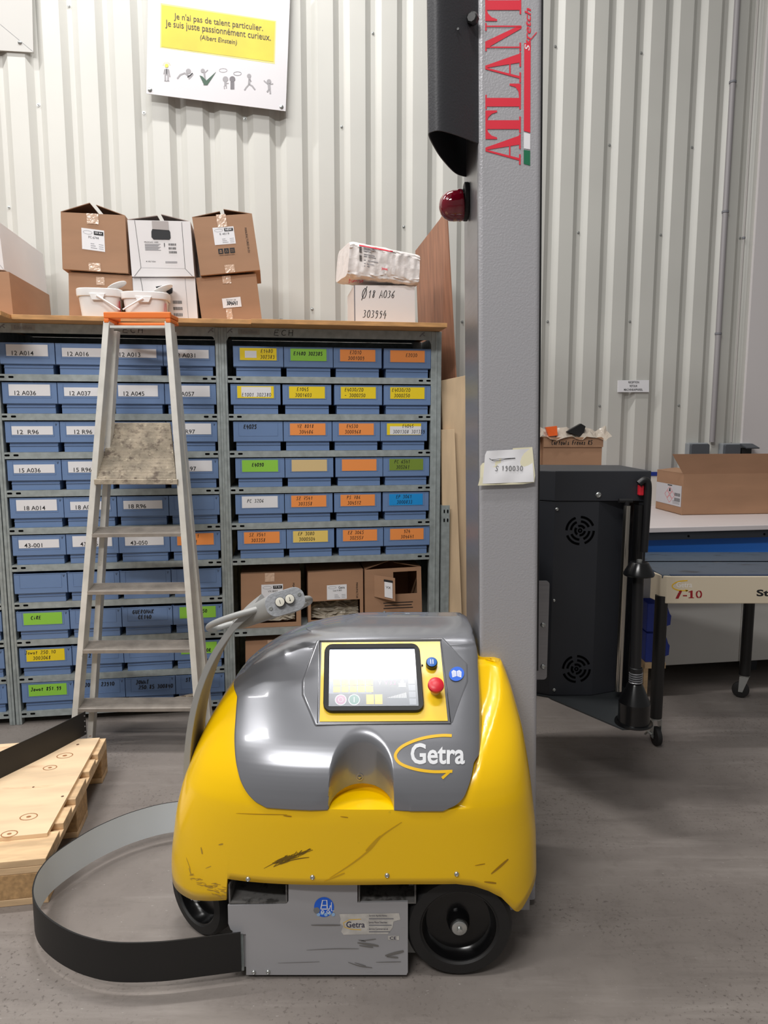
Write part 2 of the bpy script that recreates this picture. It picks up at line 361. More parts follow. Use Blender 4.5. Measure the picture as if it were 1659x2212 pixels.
# ------------------------------------------------------------------ the setting
mb = MB(); mb.add([(-7, -6, 0), (8, -6, 0), (8, 9, 0), (-7, 9, 0)], [(0, 1, 2, 3)])
struct(mb.build('floor', M_floor))
WC = 0.78                                                   # crown plane of the cladding behind the shelf fronts
def wall_profile():
    pr = []
    for i in range(-14, 27):
        s = -1.784 + 0.18 * i
        pr += [(s, WC), (s + .034, WC + .026), (s + .059, WC + .026), (s + .093, WC)]
    return pr
pr = [p for p in wall_profile()]
mb = MB(); n = len(pr)
mb.add([SW(s, w, 0) for s, w in pr] + [SW(s, w, 6.2) for s, w in pr], [(i, i + 1, n + i + 1, n + i) for i in range(n - 1)])
wall = struct(mb.build('wall_back', M_wall))
for u, v in [(147, 13), (83, 227), (313, 244), (17, 448), (530, 257), (739, 274), (806, 72), (874, 490), (1002, 695), (612, 690), (1201, 101), (1385, 115),
             (1317, 314), (1499, 319), (1254, 503), (1433, 508), (1607, 515), (1187, 695), (1367, 695), (1300, 877), (1476, 876), (680, 668)]:
    s, z = PW(u, v, WC + .026); k = round((s - .0465 + 1.784) / .18); s = -1.784 + .18 * k + .0465
    mb = MB(); mb.lathe([(0.008, 0), (0.008, .003), (0.0055, .003), (.0045, .008), (0, .009)], SW(s, WC + .026, z), -DW, 12)
    mb.build('cladding_screw', M_zinc, wall, True)
sR = PW(1637, 350, WC)[0]
mb = MB(); mb.hexa([SW(sR, WC - .02, 6.2), SW(sR + 2.6, WC - .02, 6.2), SW(sR + 2.6, WC - .02, 0), SW(sR, WC - .02, 0)],
                   [SW(sR, WC + .06, 6.2), SW(sR + 2.6, WC + .06, 6.2), SW(sR + 2.6, WC + .06, 0), SW(sR, WC + .06, 0)])
struct(mb.build('trim_1', M_lilac))

# ------------------------------------------------------------------ shelving
ZK = [1.645, 1.469, 1.294, 1.120, .946, .772, .594, .415, .236, .065]
TOPZ = 1.868
def slot(mb, cx, z, w=.022, h=.009, mi=1):
    put_poly(mb, lambda x, y, o: Vector((x, -.0008, y)), rrect(cx - w / 2, cx + w / 2, z - h / 2, z + h / 2, h / 2.2, 4), 0, mi)
def shelving(s0, s1, shelves, label, wr=.026, left=True):
    """local x along the wall, y away from the viewer; origin at the left front foot"""
    L = s1 - s0; D = .5
    t = thing('shelving_unit', label, 'shelving', SW(s0, 0, 0), AW, 'galvanised shelving units')
    for x0, w, y0 in ((0, .026, 0), (L - wr, wr, 0), (0, .026, D - .04), (L - wr, wr, D - .04)):
        m = MB(); m.box(x0, x0 + w, y0, y0 + .04, 0, TOPZ)
        if y0 == 0:
            m.box(x0 + w * .42, x0 + w * .58, y0 - .004, y0, 0, TOPZ)
        m.build('upright', M_galv, t, bevel=.002)
    for z in shelves:
        m = MB(); a, b = .0265, L - wr - .0005
        m.box(a, b, 0.0, .002, z - .03, z); m.box(a, b, .002, D, z - .0025, z); m.box(a, b, D - .002, D, z - .03, z - .0025)
        m.box(a, b, 0.002, .012, z - .03, z - .028)
        for cx in (a + .012, a + .05, b - .012, b - .05): slot(m, cx, z - .013)
        m.build('shelf', [M_galv, M_dark], t)
    m = MB(); m.box(0.0265, L - wr - .0005, 0, .002, TOPZ - .042, TOPZ); m.box(0.0265, L - wr, .002, D, TOPZ - .003, TOPZ)
    m.prism([(.0265, TOPZ - .042), (.0265, TOPZ - .062), (.034, TOPZ - .046), (.04, TOPZ - .042)], lambda x, y, h: Vector((x, h, y)), 0, .002)
    e = L - wr
    m.prism([(e, TOPZ - .042), (e, TOPZ - .062), (e - .008, TOPZ - .046), (e - .014, TOPZ - .042)], lambda x, y, h: Vector((x, h, y)), 0, .002)
    hd = m.build('header', M_galv, t)
    m = MB(); m.box(.0, L, D + .001, D + .003, .02, TOPZ - .004); m.build('added_backing', M_galv, t)  # added sheet blocking the bright wall so gaps between bins stay dark
    for xa in (.0, L - .0015):
        m = MB(); m.box(xa, xa + .0015, .0405, D - .0405, .02, TOPZ - .004); m.build('side_panel', M_galv, t)
    return t, hd
SA, SB, SC_ = -1.771, -.7695, .2330
bayL, hdL = shelving(SA, SB, ZK, 'left galvanised shelving unit packed with ten rows of blue bins')
bayR, hdR = shelving(SB, SC_ + .052, ZK[:6] + [ZK[7], ZK[9]], 'right galvanised shelving unit with colour-labelled blue bins above cartons', .052)
bay0, hd0 = shelving(SA - 1.006, SA - .004, ZK, 'galvanised shelving unit cut off by the left picture edge')
def header_marks(hd, hand, x0, x1, tape, mirror=False):
    fr = lambda x, y, o: Vector((x, -.0006 - o, y))
    m = MB(); put_hand(m, fr, hand, x0, TOPZ - .033, x1, TOPZ - .006, .0028, slant=.1)
    m.build('handwriting', M_ink, hd)
    m = MB(); put_rect(m, fr, tape, TOPZ - .031, tape + .10, TOPZ - .005, .0002); put_text(m, fr, 'Echantillons', tape + .014, TOPZ - .025, tape + .088, TOPZ - .010, .0007, mi=1)
    m.build('tape_label', [mat('grey_tape_label', (150, 150, 146), 0.5), M_greyink], hd)
    for cx in (tape - .05, .945):
        m = MB()
        ribbon(m, fr, [(cx, TOPZ - .026), (cx + .012, TOPZ - .012), (cx + .024, TOPZ - .022)], .005); ribbon(m, fr, [(cx + .014, TOPZ - .01), (cx + .024, TOPZ - .006)], .005)
        m.build('logo_mark', M_greyink, hd)
header_marks(hdL, 'ECH', .56, .66, .09); header_marks(hdR, 'ECH', .24, .34, .08)

# ------------------------------------------------------------------ blue bins
def bin_mesh():
    m = MB(); w, d, h, T = .116, .40, .138, .003
    m.box(-w, w, 0, T, .045, h)                                              # front collar
    m.box(-w + .012, w - .012, .011, .011 + T, 0.0, .046)                    # recessed lower front
    m.box(-w + .012, w - .012, .007, .012, .028, .032); m.box(-w, w, T, .014, .043, .047)
    for sx in (-1, 1):
        m.box(min(sx * w, sx * (w - T)), max(sx * w, sx * (w - T)), T, d, .045, h)
        m.box(min(sx * (w - .012), sx * (w - .012 - T)), max(sx * (w - .012), sx * (w - .012 - T)), .014, d, 0, .046)
        m.box(min(sx * w, sx * (w - .012)), max(sx * w, sx * (w - .012)), .014, d, .043, .047)
    m.box(-w + .012, w - .012, .012, d, 0, T); m.box(-w, w, d - T, d, 0, h)
    # window frame around the label field
    m.box(-.093, -.091, -.0015, 0, .072, h - .004); m.box(.091, .093, -.0015, 0, .072, h - .004); m.box(-.093, .093, -.0015, 0, .0705, .0725)
    m.box(-w, w, -.002, .004, h - .003, h)
    return m
BINME = None
def make_bin(s, k, lab, label, w=0.0, wob=0.0):
    global BINME
    t = thing('storage_bin', label, 'bin', SW(s, w, ZK[k] + .0005), AW + wob, 'blue bins on the shelving')
    if BINME is None:
        b = bin_mesh().build('bin_body', M_bin, t, bevel=.0018, seg=2); BINME = b
    else:
        b = BINME.copy(); C.objects.link(b); b.parent = t
    fr = lambda x, y, o: Vector((x, -.0016 - o, y))
    kind = lab[0] if lab else None
    top = .132
    if kind == 'print':                       # white printed strip
        y1 = .118 if lab[2] else .130
        m = MB(); m.box(-.088, .088, -.0016, -.0004, .079, y1); lb = m.build('label', M_paper, t)
        if lab[1]:
            m = MB(); wd = .0125 * len(lab[1]); put_text(m, fr, lab[1], -.064 + lab[3], .082, -.064 + lab[3] + wd * 1.04, .1015, bold=.006); m.build('lettering', M_ink, lb)
    elif kind == 'hand':                      # written straight on the bin
        m = MB()
        for i, ln in enumerate(lab[1]): put_hand(m, fr, ln, -.07, .106 - .026 * i, -.07 + .0125 * len(ln), .125 - .026 * i, .0034)
        m.build('handwriting', M_ink, t)
    elif kind:
        m = MB(); m.box(-.085, .085, -.0016, -.0004, .074, .130); lb = m.build('label', M_lab[kind], t); lb['label'] = kind + ' label'
        m = MB()
        if len(lab) > 3: put_rect(m, fr, *lab[3], .0003, 1)
        if lab[1]:
            for i, ln in enumerate(lab[1]):
                x0 = lab[2] - .011 * len(ln) / 2 if i else lab[2] - .012 * len(ln) / 2
                y = .125 - .027 * i
                if len(lab[1]) == 1: y = .116
                put_hand(m, fr, ln, x0, y - .0165, x0 + .0115 * len(ln), y, .0022 if kind != 'green' else .0034)
        if m.v: m.build('handwriting', [M_ink, M_paper], lb)
    if lab and k >= 2 and s < SB or (not lab):
        m = MB(); put_hand(m, fr, 'V', .097, .120, .108, .130, .002); m.build('pen_mark', M_ink, t)
    return t
def mid(u0, u1, k): return (PW(u0, 900, 0)[0] + PW(u1, 900, 0)[0]) / 2 if False else (PW(u0, [765, 850, 932, 1015, 1095, 1180, 1262, 1343, 1420, 1500][k], 0)[0] + PW(u1, [765, 850, 932, 1015, 1095, 1180, 1262, 1343, 1420, 1500][k], 0)[0]) / 2
P = lambda t, low=True, dx=0.0: ('print', t, low, dx)
bins_left = [
 [((2, 116), P('12 A014', False)), ((126, 242.6), P('12 A016')), ((243, 358.6), P('12 A013', True, -.01)), ((360, 473), P('12 A031'))],
 [((4.5, 123.6), P('12 A036', False)), ((127, 244), P('12 A037')), ((249, 361.7), P('12 A045', False)), ((366, 476.8), P('12 A057', False, -.01))],
 [((14, 134), P('12  R96')), ((136, 253), P('12 R96', True, .01)), ((257, 371), None), ((374, 481), P('12 R97', False))],
 [((14, 135.6), P('15 A036')), ((142, 262), P('15 R96', False)), ((264, 374), None), ((376, 482), P('15 R97', False))],
 [((23.5, 141.6), P('18 A014', False, .01)), ((142.5, 260), P('18 A036')), ((263, 375), P('18 R96')), ((377, 483.7), None)],
 [((32.5, 150.7), P('43-001')), ((152, 267), P('43-045', False, .01)), ((268, 378), P('43-050', False)), ((379, 486), ('orange', ['419.1', '1.1'], -.01))],
 [((34.7, 150), None), ((150, 262), None), ((264, 375), None), ((383, 488), None)],
 [((36, 153.7), ('green', ['CiRE'], -.03)), ((156.7, 266.7), None), ((268, 378), ('hand', ['GUEROMAK', '  CE140'])), ((380.6, 485), ('green', ['ST   650'], .0))],
 [((46.7, 159.7), ('yellow', ['Jowat 250.10', '3003068'], -.02)), ((165.8, 275), ('hand', ['JOWAT', '  2 45'])), ((276, 386), ('hand', ['JOWAT  250.40'])), ((386.7, 494), ('green', ['', '    OR'], .02))],
 [((48, 163), ('green', ['Jowat 851.99'], -.005)), ((170, 277), ('hand', ['JOWAT 23910'])), ((279, 389), ('hand', ['JOWAT', ' 250.85 300840'])), ((391, 496), ('hand', ['ST     0']))],
]
row_word = ['top', 'second', 'third', 'fourth', 'fifth', 'sixth', 'seventh', 'eighth', 'ninth', 'bottom']
pos_word = ['first', 'second', 'third', 'fourth']
def spread(cs, lo, hi, gap=.2352):
    cs = [max(lo + .118, min(hi - .118, c)) for c in cs]
    for _ in range(60):
        for a in range(len(cs) - 1):
            d = gap - (cs[a + 1] - cs[a])
            if d > 0: cs[a] -= d / 2; cs[a + 1] += d / 2
        cs = [max(lo + .118, min(hi - .118, c)) for c in cs]
    return cs
for k, row in enumerate(bins_left):
    cs = spread([mid(u0, u1, k) for (u0, u1), lab in row], SA + .0265, SB - .0265)
    for j, ((u0, u1), lab) in enumerate(row):
        place = 'left shelving, %s row, %s from left' % (row_word[k], pos_word[j])
        if lab is None: tx = 'plain blue bin without label, ' + place
        elif lab[0] == 'print': tx = 'blue bin with white label printed %s, %s row, %s from left' % (lab[1].replace('  ', ' ').replace(' ', '-'), row_word[k], pos_word[j])
        elif lab[0] == 'hand': tx = 'blue bin marked in black pen, ' + place
        else: tx = 'blue bin with handwritten %s label, %s' % (lab[0], place)
        make_bin(cs[j], k, lab, tx, w=[0, .002, .004, .0, .0, .0, -.012, -.008, -.004, -.004][k] + random.uniform(-.002, .003), wob=random.uniform(-.004, .004))
bins_right = [
 [((505.4, 612.8), ('yellow', ['E1480', '302383'], .04, (-.062, .085, -.008, .117))), ((614, 717.6), ('green', ['E1480 302385'], .0)), ((719, 823.4), ('orange', ['E2010', '3001009'], -.01)), ((829, 930.9), ('orange', ['E2030'], .02))],
 [((504, 600), ('yellow', ['', 'E1001 302380'], .0, (-.066, .080, .072, .126))), ((611, 715), ('yellow', ['E1045', '3001603'], -.02)), ((723.5, 824.4), ('yellow', ['E4030/20', '- 3000250'], -.02)), ((831, 932.5), ('yellow', ['E4030/20', '3000250'], -.03))],
 [((507.7, 614.4), ('hand', ['E4025'])), ((614.4, 717), ('orange', ['VZ 8018', '304486'], -.01)), ((718, 819), ('orange', ['E4530', '3000968'], -.02)), ((820, 918), ('yellow', ['E4045', '3001308 301359'], .02, (-.07, .076, .085, .116)))],
 [((509, 615), ('green', ['E4090'], -.01)), ((616.7, 719), ('tan', [], 0)), ((726.7, 826), ('orange', [], 0)), ((828, 926), ('olive', ['PC 6541', '305261'], -.02))],
 [((511, 614), ('white', ['PC 3206'], -.02)), ((614.4, 717.6), ('orange', ['SZ 7541', '303358'], -.02)), ((723.5, 822), ('orange', ['PS 786', '304512'], -.02)), ((827.6, 926), ('blue', ['EP 3061', '3000833'], -.01))],
 [((514.8, 617), ('orange', ['SZ 7541', '303358'], -.02)), ((620.8, 720.7), ('pale', ['EP 3080', '3000504'], -.02)), ((728.8, 826), ('orange', ['EZ 3065', '302557'], -.02)), ((831, 926), ('orange', ['924', '304641'], -.0))],
]
for k, row in enumerate(bins_right):
    cs = spread([mid(u0, u1, k) for (u0, u1), lab in row], SB + .0265, SC_ + .0005)
    for j, ((u0, u1), lab) in enumerate(row):
        place = 'right shelving, %s row, %s from left' % (row_word[k], pos_word[j])
        if lab[0] == 'hand': tx = 'blue bin marked E4025 in black pen, ' + place
        elif not lab[1]: tx = 'blue bin with unwritten %s label, %s' % (lab[0], place)
        else: tx = 'blue bin with handwritten %s label, %s' % ({'pale': 'pale yellow'}.get(lab[0], lab[0]), place)
        make_bin(cs[j], k, lab, tx, w=random.uniform(-.004, .003), wob=random.uniform(-.004, .004))
for k, lab, tx in ((7, None, 'blue bin cut by the left picture edge, topmost of three there'), (8, None, 'blue bin cut by the left picture edge, middle of three there'),
                   (9, ('yellow', [], 0), 'blue bin with yellow label cut by the left picture edge, lowest there')):
    make_bin(SA - .150, k, lab, tx)

# ------------------------------------------------------------------ planks on the shelving
def plank(label, s0, s1, w0, w1, za, zb, th=.02):
    m = MB()
    m.hexa([SW(s0, w0, za + th), SW(s1, w0, zb + th), SW(s1, w0, zb), SW(s0, w0, za)], [SW(s0, w1, za + th), SW(s1, w1, zb + th), SW(s1, w1, zb), SW(s0, w1, za)])
    tag(m.build('shelf_plank', M_wood, bevel=.001), label, 'plank', 'wooden planks lying on the shelving')
plank('wooden plank at the left picture edge jutting out over the shelving', -2.75, -1.64, -.235, .50, TOPZ + .001, TOPZ + .001, .019)
plank('wooden plank lying behind the ladder top on the left shelving', -1.636, -.625, -.125, .52, TOPZ + .001, TOPZ + .001, .02)
plank('wooden plank on top of the right shelving, butted against its neighbour', -.6245, .275, -.15, .50, TOPZ + .001, TOPZ + .001, .02)
PT = TOPZ + .022                               # top of the planks

# ------------------------------------------------------------------ cartons
def carton(name, label, px, w, depth, zb=None, flaps=(20, 20), white=False, group=None, cat='box', mats=None, flapdepth=None, opening=None, tilt_fill=None):
    """front face from four corner points TL,TR,BR,BL on the plane w behind the shelf fronts"""
    c = [PW(u, v, w) for u, v in px]
    if zb is not None: c[2] = (c[2][0], zb); c[3] = (c[3][0], zb)
    base = SW((c[2][0] + c[3][0]) / 2, w, min(c[2][1], c[3][1]))
    t = thing(name, label, cat, base, AW, group)
    loc = [(x - (c[2][0] + c[3][0]) / 2, z - min(c[2][1], c[3][1])) for x, z in c]
    mm = mats or ([M_whitecard, M_carddark] if white else [M_card, M_carddark])
    m = MB(); F = lambda p, y: Vector((p[0], y, p[1])); T = .004
    TL, TR, BR, BL = loc
    def inset(p, dx, dz): return (p[0] + dx, p[1] + dz)
    def panel(a, b, c2, d, y0, y1): m.hexa([F(a, y0), F(b, y0), F(c2, y0), F(d, y0)], [F(a, y1), F(b, y1), F(c2, y1), F(d, y1)])
    def Q(x, y):       # bilinear point in the front face, x,y in 0..1
        a = (BL[0] + (BR[0] - BL[0]) * x, BL[1] + (BR[1] - BL[1]) * x); b = (TL[0] + (TR[0] - TL[0]) * x, TL[1] + (TR[1] - TL[1]) * x)
        return (a[0] + (b[0] - a[0]) * y, a[1] + (b[1] - a[1]) * y)
    if opening:
        x0, x1, y0, y1 = opening
        panel(Q(0, 1), Q(1, 1), Q(1, y1), Q(0, y1), 0, T); panel(Q(0, y1), Q(x0, y1), Q(x0, y0), Q(0, y0), 0, T)
        panel(Q(x1, y1), Q(1, y1), Q(1, y0), Q(x1, y0), 0, T)
        if y0 > 0.01: panel(Q(0, y0), Q(1, y0), Q(1, 0), Q(0, 0), 0, T)
    else: panel(TL, TR, BR, BL, 0, T)
    panel(TL, TR, BR, BL, depth - T, depth)
    e = T / max(.01, (BR[0] - BL[0]))
    m.hexa([F(Q(0, 1), T), F(Q(e, 1), T), F(Q(e, 0), T), F(Q(0, 0), T)], [F(Q(0, 1), depth - T), F(Q(e, 1), depth - T), F(Q(e, 0), depth - T), F(Q(0, 0), depth - T)])
    m.hexa([F(Q(1 - e, 1), T), F(Q(1, 1), T), F(Q(1, 0), T), F(Q(1 - e, 0), T)], [F(Q(1 - e, 1), depth - T), F(Q(1, 1), depth - T), F(Q(1, 0), depth - T), F(Q(1 - e, 0), depth - T)])
    m.hexa([F(Q(e, .02), T), F(Q(1 - e, .02), T), F(Q(1 - e, 0), T), F(Q(e, 0), T)], [F(Q(e, .02), depth - T), F(Q(1 - e, .02), depth - T), F(Q(1 - e, 0), depth - T), F(Q(e, 0), depth - T)])
    if flaps is None: m.hexa([F(Q(e, 1), T), F(Q(1 - e, 1), T), F(Q(1 - e, .985), T), F(Q(e, .985), T)], [F(Q(e, 1), depth - T), F(Q(1 - e, 1), depth - T), F(Q(1 - e, .985), depth - T), F(Q(e, .985), depth - T)])
    m.build('carton_body', mm, t)
    if flaps:
        half = (TR[0] - TL[0]) * .48
        for sgn, P0, an in ((1, TL, flaps[0]), (-1, TR, flaps[1])):
            if an is None: continue
            base_a = math.atan2(TR[1] - TL[1], TR[0] - TL[0])
            a = base_a + rad(an) if sgn > 0 else PI + base_a - rad(an)
            dx, dz = half * math.cos(a), half * math.sin(a); nx, nz = -math.sin(a) * .003, math.cos(a) * .003
            m2 = MB(); m2.hexa([F(P0, .002), F((P0[0] + dx, P0[1] + dz), .012), F((P0[0] + dx + nx, P0[1] + dz + nz), .012), F((P0[0] + nx, P0[1] + nz), .002)],
                               [F(P0, depth), F((P0[0] + dx, P0[1] + dz), depth - .01), F((P0[0] + dx + nx, P0[1] + dz + nz), depth - .01), F((P0[0] + nx, P0[1] + nz), depth)])
            m2.build('flap', mm[1] if not white else mat('white_flap_inside', (150, 132, 124), 0.7), t)
    at = lambda x, y, o=0.0: Vector((Q(x, y)[0], -.0008 - o, Q(x, y)[1]))
    return t, at
def sticker(t, at, x0, y0, x1, y1, kg=None, code=None, qr=False, skew=0.0):
    m = MB(); A = lambda x, y, o=0.0: at(x0 + (x1 - x0) * x, y0 + (y1 - y0) * y + skew * (x - .5) , o)
    put_rect(m, A, 0, 0, 1, 1, 0.0); lb = m.build('label', M_paper, t)
    m = MB()
    if kg: put_rect(m, A, .54, .74, .96, .92, .0004, 0); put_text(m, A, kg, .60, .78, .90, .89, .0009, mi=1, bold=.02)
    if code: put_text(m, A, code, .3, .55, .75, .66, .0005)
    pts = [(.27 + .2 * math.cos(a * PI / 8), .82 + .08 * math.sin(a * PI / 8)) for a in range(16)]
    ribbon(m, A, pts, .012, .0005, 2, True)
    for i, y in enumerate((.30, .20, .10)):
        put_rect(m, A, .38, y, .38 + .16 + .06 * i, y + .022, .0005, 2); put_rect(m, A, .74, y, .94, y + .018, .0005, 2)
    m.build('lettering', [M_ink, M_paper, M_greyink], lb)
def tapes(t, at, items):
    for x0, y0, x1, y1 in items:
        m = MB(); n = 5; rnd = random.Random(int(x0 * 1000 + y0 * 77))
        m.grid([[at(x0 + (x1 - x0) * i / n, y0 + (y1 - y0) * j / n, .0004 + rnd.uniform(0, .0012)) for i in range(n + 1)] for j in range(n + 1)], smooth=False)
        m.build('tape', M_tape, t)
def printing(t, at, fn, mats=(M_ink,)):
    m = MB(); fn(m); m.build('printing', list(mats), t)
def eco_marks(m, at, x0, y0, w, h):
    for i in range(3):
        xa = x0 + i * w * .36; put_rect(m, at, xa, y0, xa + w * .30, y0 + h, .0004, 0)
        cx, cy = xa + w * .15, y0 + h * .5
        if i == 0: put_poly(m, at, [(cx - w * .09, cy - h * .02), (cx + w * .09, cy - h * .02), (cx, cy + h * .28)], .0008, 1); put_rect(m, at, cx - w * .08, cy - h * .3, cx + w * .08, cy - h * .15, .0008, 1)
        elif i == 1: ribbon(m, at, [(cx - w * .08, cy - h * .2), (cx + w * .08, cy - h * .2), (cx, cy + h * .25)], w * .028, .0008, 1, True)
        else:
            for yy in (.55, .25): put_text(m, at, 'MAX' if yy > .4 else 'SIZE', xa + w * .05, y0 + h * yy, xa + w * .25, y0 + h * (yy + .18), .0008, mi=1)
GB = 'cartons standing on the shelving'
t, at = carton('cardboard_box', 'open brown box with 15 kg label, top left of the stacked cartons', [(131, 458), (270, 465), (277, 590), (135, 581)], .03, .34, flaps=(21, 19), group=GB)
sticker(t, at, .31, .36, .66, .73, '15 kg', 'PC-6744', skew=-.03); tapes(t, at, [(.4, .82, .58, 1.0), (.4, 0, .58, .14)])
t, at = carton('cardboard_box', 'closed brown box under the 15 kg box, partly hidden by white buckets', [(148, 587), (285, 595), (291, 700), (150, 700)], .05, .34, zb=PT, flaps=None, group=GB)
tapes(t, at, [(.43, .76, .56, .93)])
t, at = carton('cardboard_box', 'white box with handle hole and open flaps, top of the middle stack', [(275, 475), (411, 478), (420, 597), (285, 597)], .02, .36, flaps=(10, 14), white=True, group=GB)
def f(m):
    put_poly(m, at, [(.36, .70), (.365, .80), (.385, .85), (.385, .985), (.645, .985), (.645, .84), (.665, .80), (.665, .69), (.64, .66), (.39, .66)], .0006, 0)
    put_poly(m, at, [(.385, .845), (.385, .99), (.645, .99), (.645, .83)], .0012, 2)
    put_text(m, at, 'PRODAS 1400', .24, .60, .46, .625, .0006)
    for i in range(7): put_rect(m, at, .245, .575 - .018 * i, .245 + .25 - .02 * (i % 3), .575 - .018 * i + .007, .0006, 1)
    put_rect(m, at, .55, .545, .562, .60, .0006); put_rect(m, at, .55, .53, .562, .54, .0006)
    rnd = random.Random(3)
    for r in range(3):
        x = .62
        while x < .74:
            b = rnd.uniform(.003, .008); put_rect(m, at, x, .555 - .07 * r, x + b, .595 - .07 * r, .0006); x += b + rnd.uniform(.003, .007)
    put_text(m, at, 'H.B. Fuller', .27, .255, .40, .28, .0006); put_poly(m, at, circ(.25, .268, .008, 8), .0006)
    for i in range(2): put_rect(m, at, .55, .26 - .02 * i, .74, .268 - .02 * i, .0006, 1)
    ribbon(m, at, [(.115, .995), (.155, .155), (.04, .0)], .006, .0006, 0); ribbon(m, at, [(.86, .98), (.86, .14), (.97, .0)], .006, .0006, 0); ribbon(m, at, [(.155, .155), (.86, .14)], .003, .0006, 1)
printing(t, at, f, (M_ink, M_greyink, mat('inner_flap', (176, 168, 166), .7)))
t, at = carton('cardboard_box', 'white box with a torn handle hole, below the other white box', [(286, 600), (421, 600), (428, 700), (292, 700)], .035, .36, zb=PT, flaps=None, white=True, group=GB)
def f(m):
    put_poly(m, at, [(.36, .80), (.45, .82), (.6, .82), (.63, .76), (.62, .66), (.56, .62), (.52, .70), (.40, .68)], .0006, 0)
    rnd = random.Random(4)
    for r in range(3):
        x = .62
        while x < .76:
            b = rnd.uniform(.003, .008); put_rect(m, at, x, .42 - .14 * r, x + b, .49 - .14 * r, .0006); x += b + rnd.uniform(.003, .007)
    ribbon(m, at, [(.13, .99), (.16, .6)], .006, .0006, 0); ribbon(m, at, [(.84, .99), (.85, .02)], .004, .0006, 1)
printing(t, at, f, (M_ink, M_greyink))
t, at = carton('cardboard_box', 'tilted open brown box with small pictograms, top right of the stacked cartons', [(415, 470), (544, 461), (562, 583), (433, 595)], .03, .33, flaps=(9, 14), group=GB)
sticker(t, at, .31, .50, .66, .80, 'NEW', 'E 4019'); tapes(t, at, [(.40, .80, .56, 1.02), (.42, .0, .58, .14)])
def f(m):
    eco_marks(m, at, .35, .34, .27, .09); put_text(m, at, 'www.easyhot.com', .36, .30, .61, .325, .0006)
    vs, fs, a_ = glyphs('MANUFACTURED IN EU'); m.add([at(.84 + .035 * y, .76 - .44 * x, .0006) for x, y in vs], fs)
printing(t, at, f, (M_ink, M_card))
t, at = carton('cardboard_box', 'closed brown box with white 304641 label, under the tilted box', [(423, 600), (553, 591), (567, 700), (437, 700)], .05, .33, zb=PT, flaps=None, group=GB)
tapes(t, at, [(.43, .84, .57, 1.0), (.42, .05, .52, .32)])
m = MB(); put_poly(m, at, [(.38, .33), (.69, .36), (.69, .56), (.38, .53)], .0012); lb = m.build('label', M_paper, t)
m = MB(); put_hand(m, at, '304641', .44, .395, .63, .475, .012, .002); put_text(m, at, 'Document 10A', .45, .49, .61, .515, .002); m.build('handwriting', M_ink, lb)
t, at = carton('cardboard_box', 'large white box at the left picture edge, resting on a brown box', [(-120, 470), (-4, 478), (9, 583), (-110, 577)], .02, .62, flaps=None, white=True, group=GB)
ribm = MB(); ribbon(ribm, at, [(.9, .98), (.9, .15), (.99, .01)], .006); ribm.build('fold_line', M_greyink, t)
t, at = carton('cardboard_box', 'brown box with its right side in shade at the left picture edge', [(-110, 583), (19, 587), (30, 700), (-100, 700)], .0, .58, zb=PT - .002, flaps=None, group=GB)
t, at = carton('cardboard_box', 'white box handwritten A036 standing on the right shelving, bag on top', [(765, 616), (896, 617), (897, 705), (766, 705)], .05, .32, zb=PT, flaps=None, white=True, group=GB)
m = MB(); put_hand(m, at, '@', .10, .68, .20, .93, .011); put_hand(m, at, '18', .21, .70, .34, .88, .011); put_hand(m, at, 'A036', .40, .70, .66, .88, .011); put_hand(m, at, '303994', .12, .22, .52, .40, .011)
m.build('handwriting', M_ink, t)
m = MB(); put_rect(m, at, -.005, 0, .012, 1, .0006); m.build('printing', M_greyink, t)
# paper bag lying on the white box
fl = [PW(u, v, .02) for u, v in [(757, 517), (908, 548), (905, 616), (750, 598)]]
zt = PW(830, 617, .05)[1]
bagc = SW(sum(p[0] for p in fl) / 4, .16, zt)
t = thing('paper_bag', 'crumpled white glue bag with red print lying on the white A036 box', 'bag', bagc, AW)
def bagpt(a, b, h):
    return a
rnd = random.Random(5); NX, NY = 44, 40
TLb, TRb, BRb, BLb = [Vector((p[0], 0, p[1])) for p in fl]
from mathutils import noise as mn
rows = []
for j in range(NY * 2):
    ph = 2 * PI * j / (NY * 2); cy, cz = math.cos(ph), math.sin(ph)
    sy = math.copysign(abs(cy) ** .24, cy); sz = math.copysign(abs(cz) ** .24, cz)
    row = []
    for i in range(NX + 1):
        x = i / NX; y = .5 + .5 * sz; d = .5 - .5 * sy                      # d = 0 front .. 1 back
        end = 1 - .10 * max(0, 1 - x / .06) ** 2 - .06 * max(0, (x - .94) / .06) ** 2
        y = .5 + (y - .5) * end
        p = BLb.lerp(BRb, x).lerp(TLb.lerp(TRb, x), y)
        q = SW(p.x - .03 * d * (1 - x), .02 + .30 * d, p.z + .018 * d)
        nz = mn.noise(Vector((x * 9, y * 5, d * 5))) * .006 + mn.noise(Vector((x * 20 + y * 9, y * 18, d * 9))) * .007
        q = q + DW * nz + Vector((0, 0, nz * .6))
        q.z = max(q.z, zt + .001)
        row.append(q)
    rows.append(row)
rows.append(rows[0])
m = MB(); m.grid(rows); m.add([r[0] for r in rows[:-1]], [list(range(len(rows) - 1))]); m.add([r[NX] for r in rows[:-1]], [list(range(len(rows) - 1))[::-1]])
M_bag = mat('white_bag_paper', (222, 215, 212), 0.55, bump=0.8, bscale=30, var=.05, vscale=12)
bb = m.build('bag_body', M_bag, t, True)
bvb = BVHTree.FromPolygons([tuple(p) for p in m.v], m.f)
def onbag(u, v, off):
    r = ray(u, v).normalized(); h = bvb.ray_cast(EYE, r)
    return (h[0] if h[0] else EYE + r * 3.45) - r * (.002 + off)
atb = lambda x, y, o=0.0: onbag(772 + 118 * x + 2 * (1 - y), 522 + 22 * x + 70 * (1 - y), o)
m = MB()
